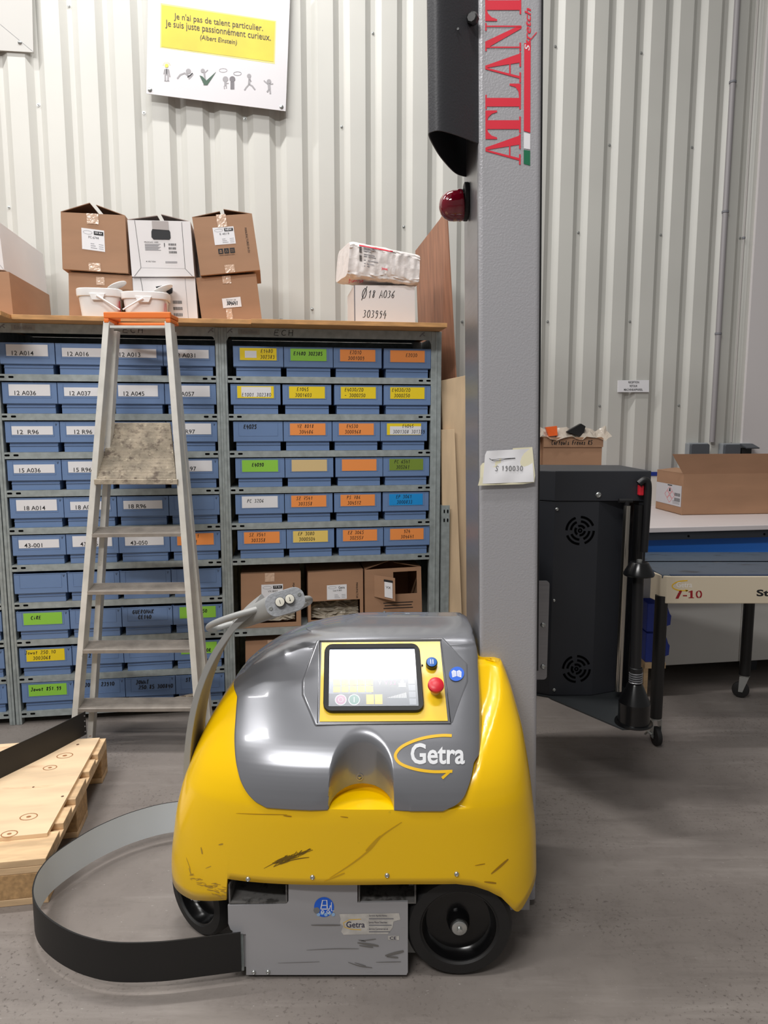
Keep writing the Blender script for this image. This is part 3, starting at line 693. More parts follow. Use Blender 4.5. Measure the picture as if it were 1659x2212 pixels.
ribbon(m, atb, [(i / 12 * .62 + .03, .90) for i in range(13)], .035, .001, 0); put_text(m, atb, 'Jowat', .43, .26, .54, .36, .001, mi=0, bold=.03)
put_text(m, lambda x, y, o: onbag(752 + 34 * x, 612 - 10 * y + 1.5 * x, o), 'Jowat', 0, 0, 1, 1, .001, mi=0, bold=.04)
for r in range(2):
    y = .42 + r * .26
    for q in range(7): put_rect(m, atb, .03, y + q * .028, .075, y + q * .028 + .016, .001, 1)
for q, (y, wd) in enumerate([(.86, .2), (.80, .22), (.74, .14), (.64, .2), (.58, .22), (.46, .26), (.36, .18), (.28, .1)]): put_rect(m, atb, .11, y, .11 + wd, y + .02, .001, 2)
m.build('printing', [M_red, M_ink, M_greyink], t, True)

# cartons inside the right shelving
GC = 'cartons inside the right shelving'
def film_fill(t, at, x0, x1, y0, y1, depth=.05):
    m = MB(); rnd = random.Random(int(x0 * 100)); n = 14
    m.grid([[at(x0 + (x1 - x0) * i / n, y0 + (y1 - y0) * j / n * (1 + .12 * math.sin(i * .9)), -.02 - depth * (j / n) - rnd.uniform(0, .025)) for i in range(n + 1)] for j in range(n + 1)], smooth=False)
    m.build('plastic_film', M_film, t)
zs = ZK[7] + .001
t, at = carton('cardboard_box', 'brown carton with 15 kg label behind the tiller head', [(520, 1240), (649.5, 1235), (650.5, 1354), (521, 1356)], .03, .36, zb=zs, flaps=None, group=GC, opening=(.16, .92, .08, .46))
sticker(t, at, .34, .47, .70, .79, '15 kg', 'VX 8055'); film_fill(t, at, .18, .90, .09, .38); tapes(t, at, [(.40, .84, .56, 1.0)])
def f(m):
    vs, fs, a_ = glyphs('MANUFACTURED'); m.add([at(.86 + .035 * y, .80 - .5 * x if .80 - .5 * x > .47 else .47, .0006) for x, y in vs], fs)
printing(t, at, f)
t, at = carton('cardboard_box', 'brown carton with square white label and torn lower front, middle of three', [(665, 1237), (784, 1229), (785, 1346), (666, 1350)], .03, .36, zb=zs, flaps=None, group=GC, opening=(.05, .94, .10, .45))
sticker(t, at, .34, .47, .70, .74, None, 'Code VX 8055'); film_fill(t, at, .06, .93, .10, .40)
def f(m):
    vs, fs, a_ = glyphs('MANUFACTUR'); m.add([at(.87 + .035 * y, .76 - .29 * x, .0006) for x, y in vs], fs)
    put_text(m, at, 'Getra', .55, .665, .66, .71, .0012)
printing(t, at, f)
t, at = carton('cardboard_box', 'brown carton with a window cut in its front and a bent flap', [(788, 1231), (909.5, 1224), (912, 1338), (789, 1342)], .02, .36, zb=zs, flaps=(16, 12), group=GC, opening=(.50, .92, .52, .93))
m = MB(); m.hexa([at(.16, .90, .001), at(.50, .86, .05), at(.50, .44, .05), at(.16, .50, .001)], [at(.16, .90, .004), at(.50, .86, .053), at(.50, .44, .053), at(.16, .50, .004)]); fp = m.build('torn_flap', M_card, t)
m = MB(); AF = lambda x, y, o=0.0: at(.16, .90, .0).lerp(at(.50, .86, .05), x).lerp(at(.16, .50, .0).lerp(at(.50, .44, .05), x), 1 - y) + Vector((-.0012, -.0065 - o, 0))
put_rect(m, AF, .5, .1, .88, .78, .0); put_rect(m, AF, .47, .78, .9, .88, .0, 1); put_text(m, AF, 'VX', .56, .5, .8, .6, .001, mi=1)
m.build('label', [M_paper, M_ink], t)
def f(m):
    eco_marks(m, at, .40, .10, .27, .09); put_text(m, at, 'www.easyhot.com', .42, .05, .66, .075, .0006)
    for i in range(3): put_rect(m, at, .32 + .02 * (i % 2), .36 - .05 * i, .84 - .02 * (i % 2), .375 - .05 * i, .0006)
printing(t, at, f, (M_ink, M_card))
t, at = carton('cardboard_box', 'brown carton on the low shelf, half hidden by the grey hood', [(530, 1386), (655, 1378), (658, 1540), (532, 1548)], .03, .36, zb=ZK[9] + .001, flaps=None, group=GC)
tapes(t, at, [(.38, .86, .60, 1.0)])

# ------------------------------------------------------------------ white buckets
def bucket(label, u0, u1, vtop, lean, lidang):
    c0, c1 = PW(u0, vtop, -.02), PW(u1, vtop, -.02); cx = (c0[0] + c1[0]) / 2; a = (c1[0] - c0[0]) / 2; zt = c0[1]
    wc = .043 - a * .72
    t = thing('plastic_bucket', label, 'bucket', SW(cx, wc, PT), AW, 'white buckets on the shelving')
    H = zt - PT; n = 40
    def ring(sc_, z): return [Vector((a * sc_ * math.copysign(abs(math.cos(q)) ** .6, math.cos(q)), a * .72 * sc_ * math.copysign(abs(math.sin(q)) ** .6, math.sin(q)), z)) for q in [2 * PI * k / n for k in range(n + 1)]]
    m = MB(); m.grid([ring(.80, 0), ring(.92, H * .80), ring(.90, H * .80), ring(.79, .003)]); m.add(ring(.80, 0)[:-1], [list(range(n))[::-1]])
    m.build('bucket_body', M_white, t)
    m = MB(); m.grid([ring(.93, H * .72), ring(.985, H * .74), ring(1.0, H * .84), ring(1.0, H * .98), ring(.97, H), ring(.90, H), ring(.88, H * .8)]); m.build('rim', M_white, t)
    m = MB(); y = -a * .72 - .003
    m.prism([(-a * .34, H * .80), (a * .34, H * .80), (a * .22, H * .58), (-a * .22, H * .58)], lambda x, z, h: Vector((x, y + h, z)), -.002, .008); m.build('hinge_tab', M_white, t, bevel=.001)
    m = MB(); L = H * .95
    m.tube([(0, y - .004, H * .72), (lean * .02, y - .006, H * .62), (lean * L * .8, y - .008, .03)], [.006, .004, .0035], 8); m.build('handle', M_white, t)
    m = MB(); an = rad(lidang); pts = [(a * .9 * math.cos(q), a * .62 * math.sin(q)) for q in [2 * PI * k / 24 for k in range(24)]]
    m.prism(pts, lambda x, yy, h: Vector((a * .70 + x * .50 * math.cos(an) - h * math.sin(an), a * .12 + yy * .85, H + .004 + (x + a * .9) * .50 * math.sin(an) + h * math.cos(an))), 0, .006); m.build('lid', M_white, t, bevel=.002)
    m = MB(); put_poly(m, lambda x, z, o: Vector((a * .88, -a * .45 + x, z)), [(0, H * .2), (.02, H * .2), (.012, H * .6), (-.004, H * .6)]); m.build('red_sticker', M_red, t)
bucket('left white bucket on the shelving behind the ladder', 168, 268, 627, 1, 24)
bucket('right white bucket on the shelving directly behind the ladder top', 264, 368, 635, -1, 24)

# ------------------------------------------------------------------ the stretch wrapping machine
MX, MY = -.05, 1.9
mach = thing('stretch_wrapping_machine', 'yellow and grey mobile wrapping machine with touchscreen, tall grey mast and tiller', 'machine', (MX, MY, 0))
XL = [(.15, -.585), (.19, -.594), (.26, -.591), (.388, -.573), (.472, -.55), (.542, -.521), (.611, -.486), (.679, -.445), (.74, -.397), (.765, -.365), (.805, -.302), (.83, -.235), (.845, -.16), (.850, -.10), (.853, -.05)]
YF = [(.15, 1.655), (.19, 1.648), (.28, 1.640), (.48, 1.640), (.50, 1.645), (.55, 1.662), (.60, 1.697), (.65, 1.748), (.70, 1.802), (.76, 1.868), (.80, 1.912), (.825, 1.950), (.838, 1.985), (.847, 2.03), (.852, 2.075), (.853, 2.10)]
XRV = [(.15, .425), (.19, .416), (.211, .416), (.363, .410), (.498, .393), (.618, .376), (.723, .348), (.765, .333), (.80, .30)]
XRU = [(.48, .250), (.60, .252), (.70, .256), (.80, .258), (.84, .25), (.848, .24), (.853, .22)]
CYT = [(.15, 1.90), (.70, 1.93), (.80, 2.01), (.84, 2.07), (.853, 2.105)]
XC0 = .02
def smt(tab, x, h=.02): return sum(lerp_table(tab, x + h * q) for q in (-1, -.6, -.2, .2, .6, 1)) / 6
YBT = [(.70, .24), (.80, .13), (.84, .05), (.853, .015)]
def ring(phi, z, xr, nl, nr, dyf=0.0, dout=0.0):
    """phi 0 = right, 90 = front, 180 = left, 270 = back"""
    c, s = math.cos(rad(phi)), math.sin(rad(phi))
    hh_ = .02 if z < .83 else .005
    xl = smt(XL, z, hh_) - dout; xR = smt(xr, z, hh_) + dout; cy = lerp_table(CYT, z); yf = (smt(YF, z, .025 if z < .81 else .006)) + dyf - dout; yb = cy + lerp_table(YBT, z)
    n = nr if c > 0 else nl
    ax = abs(c); ay = max(0.0, 1 - ax ** n) ** (1 / n)
    x = XC0 + (xR - XC0) * ax if c > 0 else XC0 - (XC0 - xl) * ax
    y = cy - (cy - yf) * ay if s > 0 else cy + (yb - cy) * ay
    return Vector((x, y, z))
# --- yellow shell
ZB = [(-.60, .20), (-.56, .185), (-.50, .188), (-.44, .205), (-.4005, .217), (-.3985, .217), (-.3965, .279), (-.30, .281), (.05, .287), (.18, .287), (.225, .279), (.262, .262), (.295, .238), (.318, .208), (.333, .186), (.342, .183), (.352, .188), (.375, .212), (.40, .238), (.45, .25)]
RIDGE = [(.50, .215), (.54, .228), (.60, .248), (.66, .285), (.70, .310), (.765, .326)]
HOODX = None
def vsurf(phi, z):
    p = ring(phi, z, XRV, 3.0, 4.2)
    if math.sin(rad(phi)) > 0: p.y += 0.010 * sstep((z - .484) / .006) * sstep((p.x + .31) / .05) * sstep((.22 - p.x) / .05)
    if math.sin(rad(phi)) > 0:
        if p.x > .15 and z > .5:
            xr_ = lerp_table(RIDGE, z); p.y += .030 * sstep((xr_ - p.x) / .035 + .15) * sstep((z - .5) / .12) * sstep((.78 - z) / .02 + .2)
        if HOODX and z > .485:          # set back where the hood covers it
            a_, b_ = lerp_table(HOODX[0], z) + .012, lerp_table(HOODX[1], z) - .012
            if z > HOODX[0][-1][0]: a_ = -9
            if z > HOODX[1][-1][0]: b_ = .236
            p.y += .014 * sstep((p.x - a_) / .02) * sstep((b_ - p.x) / .012) * sstep((z - .485) / .02)
            dx = abs(p.x + .056) / .083
            if dx < 1: p.y = max(p.y, 1.638 + .104 * math.sqrt(1 - dx * dx))
    return p
def phi_list():
    out = []; q = -100.0
    while q < 265: out.append(q); q += 1.5
    out += [a + sg * b for a in (0.0, 180.0) for sg in (-1, 1) for b in (.05, .15, .3, .5, .8, 1.2, 2, 3)]
    for x in [-.56, -.52, -.48, -.45, -.42, -.4005, -.3985, -.3965, -.39] + [i * .01 for i in range(3, 43)] + [-.056 + .004 * i for i in range(-24, 25)]:
        lo, hi = 0.0, 180.0
        for _ in range(40):
            md = (lo + hi) / 2
            if ring(md, .3, XRV, 3.0, 4.2).x > x: lo = md
            else: hi = md
        out.append(lo)
    keep = sorted(out); res = [keep[0]]
    for q in keep[1:]:
        if q - res[-1] > .22: res.append(q)
    return res
PHI = phi_list(); ZT = .764
def zrow(j, n, zb):
    t = j / n
    return zb + (ZT - zb) * t
def shell_mesh():
    cols = []
    for ph in PHI:
        p0 = ring(ph, .3, XRV, 3.0, 4.2); zb = lerp_table(ZB, p0.x) if math.sin(rad(ph)) > 0 else (.25 if p0.x > 0 else .20)
        zs_ = sorted(set([zb + (.478 - zb) * i / 10 for i in range(11)] + [.480, .482, .484, .486, .488, .490, .495] + [.50 + .004 * i for i in range(12)] + [.55 + (ZT - .55) * i / 22 for i in range(23)]))
        cols.append([vsurf(ph, z) for z in zs_])
    nz = len(cols[0])
    m = MB(); m.grid([[cols[i][j] for i in range(len(cols))] for j in range(nz)], flip=True)
    top = [c[-1] for c in cols]
    cen = Vector((0, 2.0, ZT + .004)); prev = top
    lid = [top]
    for k, q in enumerate((.985, .95, .5, .05)):
        lid.append([Vector((cen.x + (p.x - cen.x) * q, cen.y + (p.y - cen.y) * q, ZT + (.0 if k == 0 else .004))) - Vector((0, 0, 0)) for p in top])
    m.grid(lid, flip=True)
    return m
m = shell_mesh(); bvV = BVHTree.FromPolygons([tuple(p) for p in m.v], m.f)
def hit(bv, u, v, off=.0, dflt=1.7):
    r = ray(u, v).normalized(); h = bv.ray_cast(EYE, r)
    return (h[0] - r * off) if h[0] else EYE + r * (dflt / r.y)
hl = [hit(bvV, *q) for q in [(525, 1446), (512, 1520), (507, 1590), (510, 1640), (522, 1690), (545, 1725), (575, 1745), (610, 1752)]]
hr = [hit(bvV, *q) for q in [(1029, 1580), (1025, 1610), (1015, 1680), (1000, 1720), (970, 1745), (940, 1751)]]
HLt = sorted([(p.z, p.x) for p in hl]); HRt = sorted([(p.z, p.x) for p in hr]); HOODX = (HLt, HRt)
m = shell_mesh()
bvV = BVHTree.FromPolygons([tuple(p) for p in m.v], m.f)
shell = m.build('yellow_shell', M_yellow, mach, True)
sol = shell.modifiers.new('skin', 'SOLIDIFY'); sol.thickness = .006; sol.offset = -1
# --- grey hood
def u_scoop(x, z):
    # distance inside the arch (positive inside), arch: half width .08, straight to z=.558, round above
    dx = x + .056; zc = .552; R = .083
    d = R - (abs(dx) if z < zc else math.hypot(dx, (z - zc) * .95))
    return d
def usurf(phi, z):
    if math.sin(rad(phi)) > 0 and z < .512:
        dx = abs(ring(phi, .5, XRU, 3.0, 9.0, 0.0, .006).x + .056) / .080
        if dx < 1: z = max(z, .483 + .025 * math.sqrt(1 - dx * dx))
    p = ring(phi, z, XRU, 3.0, 9.0, 0.0, .006)
    if math.sin(rad(phi)) > 0 and abs(p.x + .056) < .12 and z < .70:
        dx = abs(p.x + .056) / .080
        b = 1.636 + .090 * math.sqrt(max(0.0, 1 - dx * dx)) - .25 * max(0.0, dx - 1) * .080
        k = .020; h = max(0.0, k - abs(p.y - b)) / k
        p.y = max(p.y, b) + h * h * k * .25
    return p
def phi_at_x(x, z, xr=XRU, nr=9.0):
    lo, hi = 0.0, 180.0
    for _ in range(40):
        md = (lo + hi) / 2
        if ring(md, z, xr, 3.0, nr, 0, .006).x > x: lo = md
        else: hi = md
    return lo
zb0 = .483
zlev = sorted(set([zb0 + .0025 * i for i in range(16)] + [.523 + (.70 - .523) * i / 60 for i in range(61)] + [.70 + (.80 - .70) * i / 20 for i in range(21)] + [.80 + (.84 - .80) * i / 14 for i in range(15)] + [.84 + .013 * (1 - (1 - i / 16) ** 2) for i in range(17)]))
zL1 = hl[0].z; zR1 = HRt[-1][0]
rows = []
NC = 190
PA_, PB_ = phi_at_x(.06, .5), phi_at_x(-.17, .5)
for z in zlev:
    xl = smt(HLt, z, .014) if z < zL1 else None
    phl = phi_at_x(xl, z) if xl is not None else 180 + 82 * sstep((z - zL1) / .03)
    if xl is not None:
        phl = phl if z < zL1 - .04 else phl + (180 - phl) * sstep((z - zL1 + .04) / .04) * .9
    phr = phi_at_x(smt(HRt, z, .010), z) if z < zR1 else -5 - 93 * sstep((z - zR1) / .05)
    if zR1 - .05 < z < zR1: phr = phr + (-5 - phr) * sstep((z - zR1 + .05) / .05)
    # dense sampling, denser around the scoop
    row = []
    for i in range(NC + 1):
        if i < 40: ph_ = phr + (PA_ - phr) * i / 40
        elif i < 150: ph_ = PA_ + (PB_ - PA_) * (i - 40) / 110
        else: ph_ = PB_ + (phl - PB_) * (i - 150) / (NC - 150)
        row.append(usurf(ph_, z))
    rows.append([row[0] + Vector((-.001, .05 if z < zR1 + .06 else .004, 0))] + row)
m = MB(); m.grid(rows, flip=True)
last = rows[-1][1:]; cen = Vector((.07, 2.10, .8545))
m.grid([[Vector((cen.x + (p.x - cen.x) * q, cen.y + (p.y - cen.y) * q, .853 + .0015 * (1 - q))) for p in last] for q in (1, .9, .7, .4, .05)], flip=True)
bvU = BVHTree.FromPolygons([tuple(p) for p in m.v], m.f)
hood = m.build('grey_hood', M_hood, mach, True)
import bmesh
bmh = bmesh.new(); bmh.from_mesh(hood.data); bmesh.ops.remove_doubles(bmh, verts=bmh.verts, dist=.00005); bmh.to_mesh(hood.data); bmh.free()
sol = hood.modifiers.new('skin', 'SOLIDIFY'); sol.thickness = .005; sol.offset = -1
# hood logo
m = MB(); atH = lambda x, y, o=0.0: hit(bvU, x, -y, .0012 + o)
put_text(m, atH, 'Getra', 887, -1651, 1004, -1605, .0004, bold=.022)
sw = [(976, 1589), (955, 1588.5), (925, 1592), (895, 1600), (868, 1613), (855, 1628), (856, 1640), (866, 1650), (885, 1658), (910, 1664), (940, 1667), (977, 1666)]
pts = smoothpath([(x, -y, 0) for x, y in sw], 5); ribbon(m, atH, [(p.x, p.y) for p in pts], 6.5, .0002, 1)
put_poly(m, atH, [(979, -1663.5), (957, -1683.5), (953, -1678.5), (966, -1668)], .0003, 1)
m.build('logo', [mat('silver_print', (222, 223, 226), 0.4), mat('logo_yellow', (236, 186, 14), 0.4)], hood, True)
m = MB()
c0 = hit(bvU, 986, 1457); c1 = hit(bvU, 996, 1447); c2 = hit(bvU, 980, 1440); nn = (c1 - c0).cross(c2 - c0).normalized()
if nn.y > 0: nn = -nn
ex = Vector((1, 0, 0)); ex = (ex - nn * ex.dot(nn)).normalized(); ey = nn.cross(ex)
FB = Frame(c0 + nn * .004, ex, ey); cc = circ(0, 0, .0215, 28); cc = [(x * .95 + y * .16, y) for x, y in cc]
put_poly(m, FB.at, cc, 0, 0)
for sx in (-1, 1):
    put_poly(m, FB.at, [(sx * .001, -.007), (sx * .012, -.011), (sx * .0135, .006), (sx * .008, .011), (sx * .001, .008)], .0004, 1)
    for q in (.004, .007, .010): ribbon(m, FB.at, [(sx * q, -.006 - q * .25), (sx * q, .007)], .0007, .0008, 0)
m.build('manual_sticker', [M_bluesafe, M_paper], hood, True)
b0 = hit(bvU, 777, 1678); m = MB(); m.lathe([(.0095, 0), (.0095, .003), (.0068, .003), (.006, .0), (.003, .0), (.003, .004), (0, .005)], b0 + Vector((0, .001, 0)), (0, -1, .05), 20); m.build('key_lock', M_steel, hood, True)
# --- control pod
PN = Vector((0, -1, 1.095)).normalized(); PO = Vector((-.167, 1.757, .659))
def PP(u, v, off=0.0):
    r = ray(u, v); t = ((PO + PN * off) - EYE).dot(PN) / r.dot(PN); return EYE + r * t
hexp = [(684, 1381), (956, 1375), (1011, 1433), (1012, 1472), (980, 1565), (680, 1569), (652, 1500), (652, 1470)]
m = MB(); topf = [PP(u, v, .004) for u, v in hexp]; cenp = sum(topf, Vector()) / 8
botf = [cenp + (p - cenp) * 1.05 - PN * .05 for p in topf]
m.add(topf + botf, [list(range(8))[::-1]] + [[i, (i + 1) % 8, 8 + (i + 1) % 8, 8 + i] for i in range(8)])
pod = m.build('control_pod', M_hood, mach, True, bevel=.007, seg=4)
for p in pod.data.polygons: p.use_smooth = True
def inner_frame(mb, quad, wd, h):
    n = len(quad); c = sum(quad, Vector()) / n
    mb.tube(quad, wd, 8, True)
plq = [(695, 1389), (950, 1387), (967, 1558), (690.5, 1559.5)]
PQ = [PP(u, v, .004) for u, v in plq]
m = MB(); inner_frame(m, [PP(u, v, .004) for u, v in [(690, 1384.5), (953, 1382), (973, 1562), (686, 1564)]], .0035, 0); m.build('panel_rim', M_hood, pod, True)
FP = Frame(PQ[3], PQ[2] - PQ[3], PQ[0] - PQ[3]); FP.n = PN
def bil(x, y, off=0.0):     # 0..1 over the yellow plate
    a = PQ[3].lerp(PQ[2], x); b = PQ[0].lerp(PQ[1], x); return a.lerp(b, y) + PN * off
def pinv(u, v):
    p = PP(u, v, .004); x, y = .5, .5
    for _ in range(30):
        e = p - bil(x, y); dx = (bil(x + .01, y) - bil(x, y)) / .01; dy = (bil(x, y + .01) - bil(x, y)) / .01
        x += e.dot(dx) / dx.dot(dx) * .8; y += e.dot(dy) / dy.dot(dy) * .8
    return x, y
m = MB(); m.add([bil(0, 0, .003), bil(1, 0, .003), bil(1, 1, .003), bil(0, 1, .003), bil(0, 0), bil(1, 0), bil(1, 1), bil(0, 1)],
      [(0, 1, 2, 3), (4, 5, 1, 0), (5, 6, 2, 1), (6, 7, 3, 2), (7, 4, 0, 3)])
plate = m.build('panel_plate', mat('panel_yellow', (250, 206, 22), 0.35, coat=.2), pod, True)
bx = [pinv(703, 1396), pinv(906, 1395), pinv(916, 1541), pinv(697, 1542)]
x0 = (bx[0][0] + bx[3][0]) / 2; x1 = (bx[1][0] + bx[2][0]) / 2; y0 = (bx[2][1] + bx[3][1]) / 2; y1 = (bx[0][1] + bx[1][1]) / 2
wP = (PQ[2] - PQ[3]).length; hP = (PQ[0] - PQ[3]).length
def rr01(x0, x1, y0, y1, r): return [(x / wP, y / hP) for x, y in rrect(x0 * wP, x1 * wP, y0 * hP, y1 * hP, r, 6)]
outer = rr01(x0, x1, y0, y1, .024); mid_ = rr01(x0 + .006, x1 - .006, y0 + .008, y1 - .008, .02); inn = rr01(x0 + .042, x1 - .042, y0 + .062, y1 - .062, .002)
m = MB(); loops = [(outer, .003), (outer, .012), (mid_, .016), (inn, .015), (inn, .010)]
m.grid([[bil(x, y, o) for x, y in lp + lp[:1]] for lp, o in loops], smooth=False)
m.build('screen_bezel', M_rubber, pod, True)
xs0, xs1, ys0, ys1 = x0 + .042, x1 - .042, y0 + .062, y1 - .062
ats = lambda x, y, o=0.0: bil(xs0 + (xs1 - xs0) * x, ys0 + (ys1 - ys0) * y, .0105 + o)
def screenmat(name, col, e): return mat(name, tuple(c * .5 for c in col), 0.22, emit=(col, e * .8), spec=1.0, coat=.8)
m = MB(); put_rect(m, ats, 0, 0, 1, 1, 0.0)
scr = m.build('screen', mat('screen_glow', (70, 78, 94), 0.22, emit=((160, 172, 196), .42), spec=1.0, coat=.8), pod, True)
m = MB(); put_rect(m, ats, .48, .0, 1, .62, .0002, 5); put_rect(m, ats, 0, 0, .48, .22, .0002, 5)
for i in range(5):
    for j in range(2): put_rect(m, ats, .05 + .092 * i, .24 + .115 * j, .05 + .092 * i + .082, .24 + .115 * j + .105, .0004, 0)
for i in range(2): put_rect(m, ats, .42 + .095 * i, .04, .42 + .095 * i + .085, .20, .0004, 0)
put_poly(m, ats, [(.135 + .065 * math.cos(a), .115 + .09 * math.sin(a)) for a in [2 * PI * k / 24 for k in range(24)]], .0004, 2)
put_poly(m, ats, [(.135 + .056 * math.cos(a), .115 + .078 * math.sin(a)) for a in [2 * PI * k / 24 for k in range(24)]], .0006, 1)
ribbon(m, ats, [(.135 + .026 * math.cos(a), .115 + .036 * math.sin(a)) for a in [2 * PI * k / 20 for k in range(20)]], .006, .0008, 2, True)
put_poly(m, ats, [(.285 + .065 * math.cos(a), .115 + .09 * math.sin(a)) for a in [2 * PI * k / 24 for k in range(24)]], .0004, 2)
put_poly(m, ats, [(.285 + .056 * math.cos(a), .115 + .078 * math.sin(a)) for a in [2 * PI * k / 24 for k in range(24)]], .0006, 3)
put_rect(m, ats, .281, .07, .289, .16, .0008, 2)
for i in range(12): put_rect(m, ats, .66 + .018 * i, .14, .67 + .018 * i, .15 + .007 * i, .0004, 2)
for (cx, cy) in ((.83, .62), (.83, .36)):
    put_rect(m, ats, cx - .04, cy - .035, cx + .04, cy + .03, .0004, 2); put_poly(m, ats, [(cx + .02 * math.cos(a), cy + .055 + .03 * math.sin(a)) for a in [2 * PI * k / 16 for k in range(16)]], .0005, 2)
put_text(m, ats, 'V', .565, .36, .59, .43, .0005, mi=2); put_text(m, ats, 'V 3.2', .63, .36, .76, .43, .0005, mi=1)
for i in range(5): put_rect(m, ats, .90, .03 + .115 * i, .975, .03 + .115 * i + .10, .0004, 4)
m.build('screen_icons', [screenmat('icon_yellow', (244, 206, 90), .75), screenmat('icon_pink', (220, 160, 200), .5), screenmat('icon_white', (236, 240, 244), .75), screenmat('icon_teal', (110, 178, 170), .45), screenmat('icon_grey', (172, 180, 196), .5), screenmat('icon_slate', (118, 130, 150), .35)], scr, True)
# buttons
def button(name, u, v, prof, mats_, mark=None):
    p = PP(u, v, .007)
    m = MB(); m.lathe(prof[0], p, PN, 28); b = m.build(name, mats_[0], pod, True)
    m = MB(); m.lathe(prof[1], p, PN, 28); m.build('button_cap', mats_[1], b, True)
    if mark:
        m = MB(); ex = Vector((1, 0, 0)); ey = PN.cross(ex)
        for sx in mark: m.add([p + PN * .0205 + ex * (sx + a) + ey * c for a, c in ((-.0011, -.007), (.0011, -.007), (.0011, .007), (-.0011, .007))], [(0, 1, 2, 3)])
        m.build('pause_mark', M_paper, b, True)
button('pause_button', 932, 1437, [[(.0155, 0), (.0155, .017), (.014, .018)], [(.0138, .010), (.0138, .0195), (.011, .0203), (0, .0204)]], (M_blackgloss, mat('button_blue', (52, 108, 190), 0.35)), (-.003, .003))
button('emergency_stop', 940, 1493, [[(.013, 0), (.013, .018), (.011, .02), (.011, .022)], [(.016, .020), (.0195, .026), (.0215, .033), (.0205, .039), (.015, .0425), (.006, .0436), (0, .0438)]], (mat('stop_collar', (222, 190, 110), .4), M_redplastic))
m = MB(); m.lathe([(.0025, 0), (.0025, .003), (0, .004)], PP(912, 1438, .007), PN, 10); m.build('status_lamp', M_blackgloss, pod, True)

# --- chassis plate
YP = 1.672
def pxz(u, v, y=YP): p = PY(u, v, y); return (p.x, p.z)
out = [(623, 1908), (772, 1908), (772, 1950), (881, 1948), (881, 2100), (878, 2109), (541, 2117), (532, 2110), (531, 2018), (512, 2018), (498, 2008), (493, 1995), (492, 1956), (618, 1953), (623, 1948)]
m = MB(); m.prism([pxz(*q) for q in out], lambda x, z, h: Vector((x, YP + h, max(z, .012))), 0, .006)
chp = m.build('chassis_plate', M_plate, mach, True)
m = MB(); m.box(-.39, .06, YP + .0065, 2.12, .03, .20); m.box(.06, .40, 1.80, 2.12, .10, .26); m.build('chassis_box', M_plate, mach, True)
for ua, ub in ((493, 620), (774, 899)):      # fork pockets
    a, b = pxz(ua, 1914)[0], pxz(ub, 1914)[0]; zt_, zb_ = pxz(ua, 1912)[1], pxz(ua, 1950)[1]
    m = MB(); T = .004
    m.box(a, b, YP + .002, 2.1, zb_ - T, zb_); m.box(a, b, YP + .03, 2.1, zt_, zt_ + T); m.box(a, a + T, YP + .001, 2.1, zb_, zt_); m.box(b - T, b, YP + .001, 2.1, zb_, zt_); m.box(a, b, 2.0, 2.004, zb_, zt_)
    m.build('fork_pocket', mat('dirty_grey_paint', (104, 102, 100), .6, spots=[((40, 38, 36), 30, .5, .62, .8)]), mach, True)
m = MB(); m.hexa([Vector((*pxz(886, 2000)[:1], YP + .068, .30)), Vector((.09, YP + .068, .30)), Vector((.14, YP + .068, .02)), Vector((.064, YP + .068, .02))],
                 [Vector((pxz(886, 2000)[0], YP + .074, .30)), Vector((.09, YP + .074, .30)), Vector((.14, YP + .074, .02)), Vector((.064, YP + .074, .02))]); m.build('wheel_bracket', M_grey, mach, True)
m = MB(); a = pxz(507, 2018); b = pxz(527, 2098); m.box(a[0], b[0], YP + .002, YP + .005, b[1], a[1] + .003); br = m.build('band_clamp', M_galv, mach, True)
def bolt(parent, p, ax, r=.0055, mt=M_zinc):
    m = MB(); m.lathe([(r, 0), (r, .0025), (r * .8, .0048), (r * .55, .0056), (r * .45, .0045), (0, .0042)], p, ax, 14); return m.build('bolt', mt, parent, True)
for u, v in [(515, 2024), (516, 2049), (517, 2065), (518, 2089)]: bolt(br, Vector((pxz(u, v)[0], YP + .002, pxz(u, v)[1])), (0, -1, 0))
for u, v in [(548, 2099), (579, 2098)]: bolt(chp, Vector((pxz(u, v)[0], YP, pxz(u, v)[1])), (0, -1, 0))
for u, v in [(536, 1898), (675, 1894), (836, 1890), (986, 1887)]: bolt(shell, hit(bvV, u, v, -.0005), (0, -1, 0), .0062)
# plate stickers, printed labels and scuffs
FPt = lambda x, y, o=0.0: Vector((pxz(x, -y)[0], YP - .0008 - o, pxz(x, -y)[1]))
m = MB(); put_poly(m, FPt, circ(700, -1959, 21.5, 28), 0, 0)
for a in range(5): put_poly(m, FPt, circ(688 + a * 8, -1975 + (a % 2) * 3, 4, 7), .0003, 2)
put_poly(m, FPt, circ(684, -1966, 7, 10), .0003, 3)
ribbon(m, FPt, [(693, -1963), (697, -1944), (706, -1944), (707, -1963)], 2.2, .0005, 1); ribbon(m, FPt, [(696, -1955), (706, -1955)], 1.8, .0005, 1)
ribbon(m, FPt, [(693, -1963), (712, -1963), (714, -1955)], 2.2, .0005, 1); ribbon(m, FPt, [(716, -1948), (716, -1967), (722, -1967)], 1.6, .0005, 1)
for c in (697, 709): ribbon(m, FPt, circ(c, -1969, 3, 10), 1.6, .0005, 1, True)
m.build('forklift_sticker', [M_bluesafe, M_paper, mat('scuffed_blue', (150, 186, 226), .6), mat('scuff_grey', (120, 122, 124), .6)], chp, True)
m = MB(); put_poly(m, FPt, [(733, -1974), (862, -1972), (865, -1986), (850, -1990), (848, -2003), (838, -2017), (742, -2019), (737, -2012), (741, -2000), (734, -1994), (736, -1985)], 0, 0)
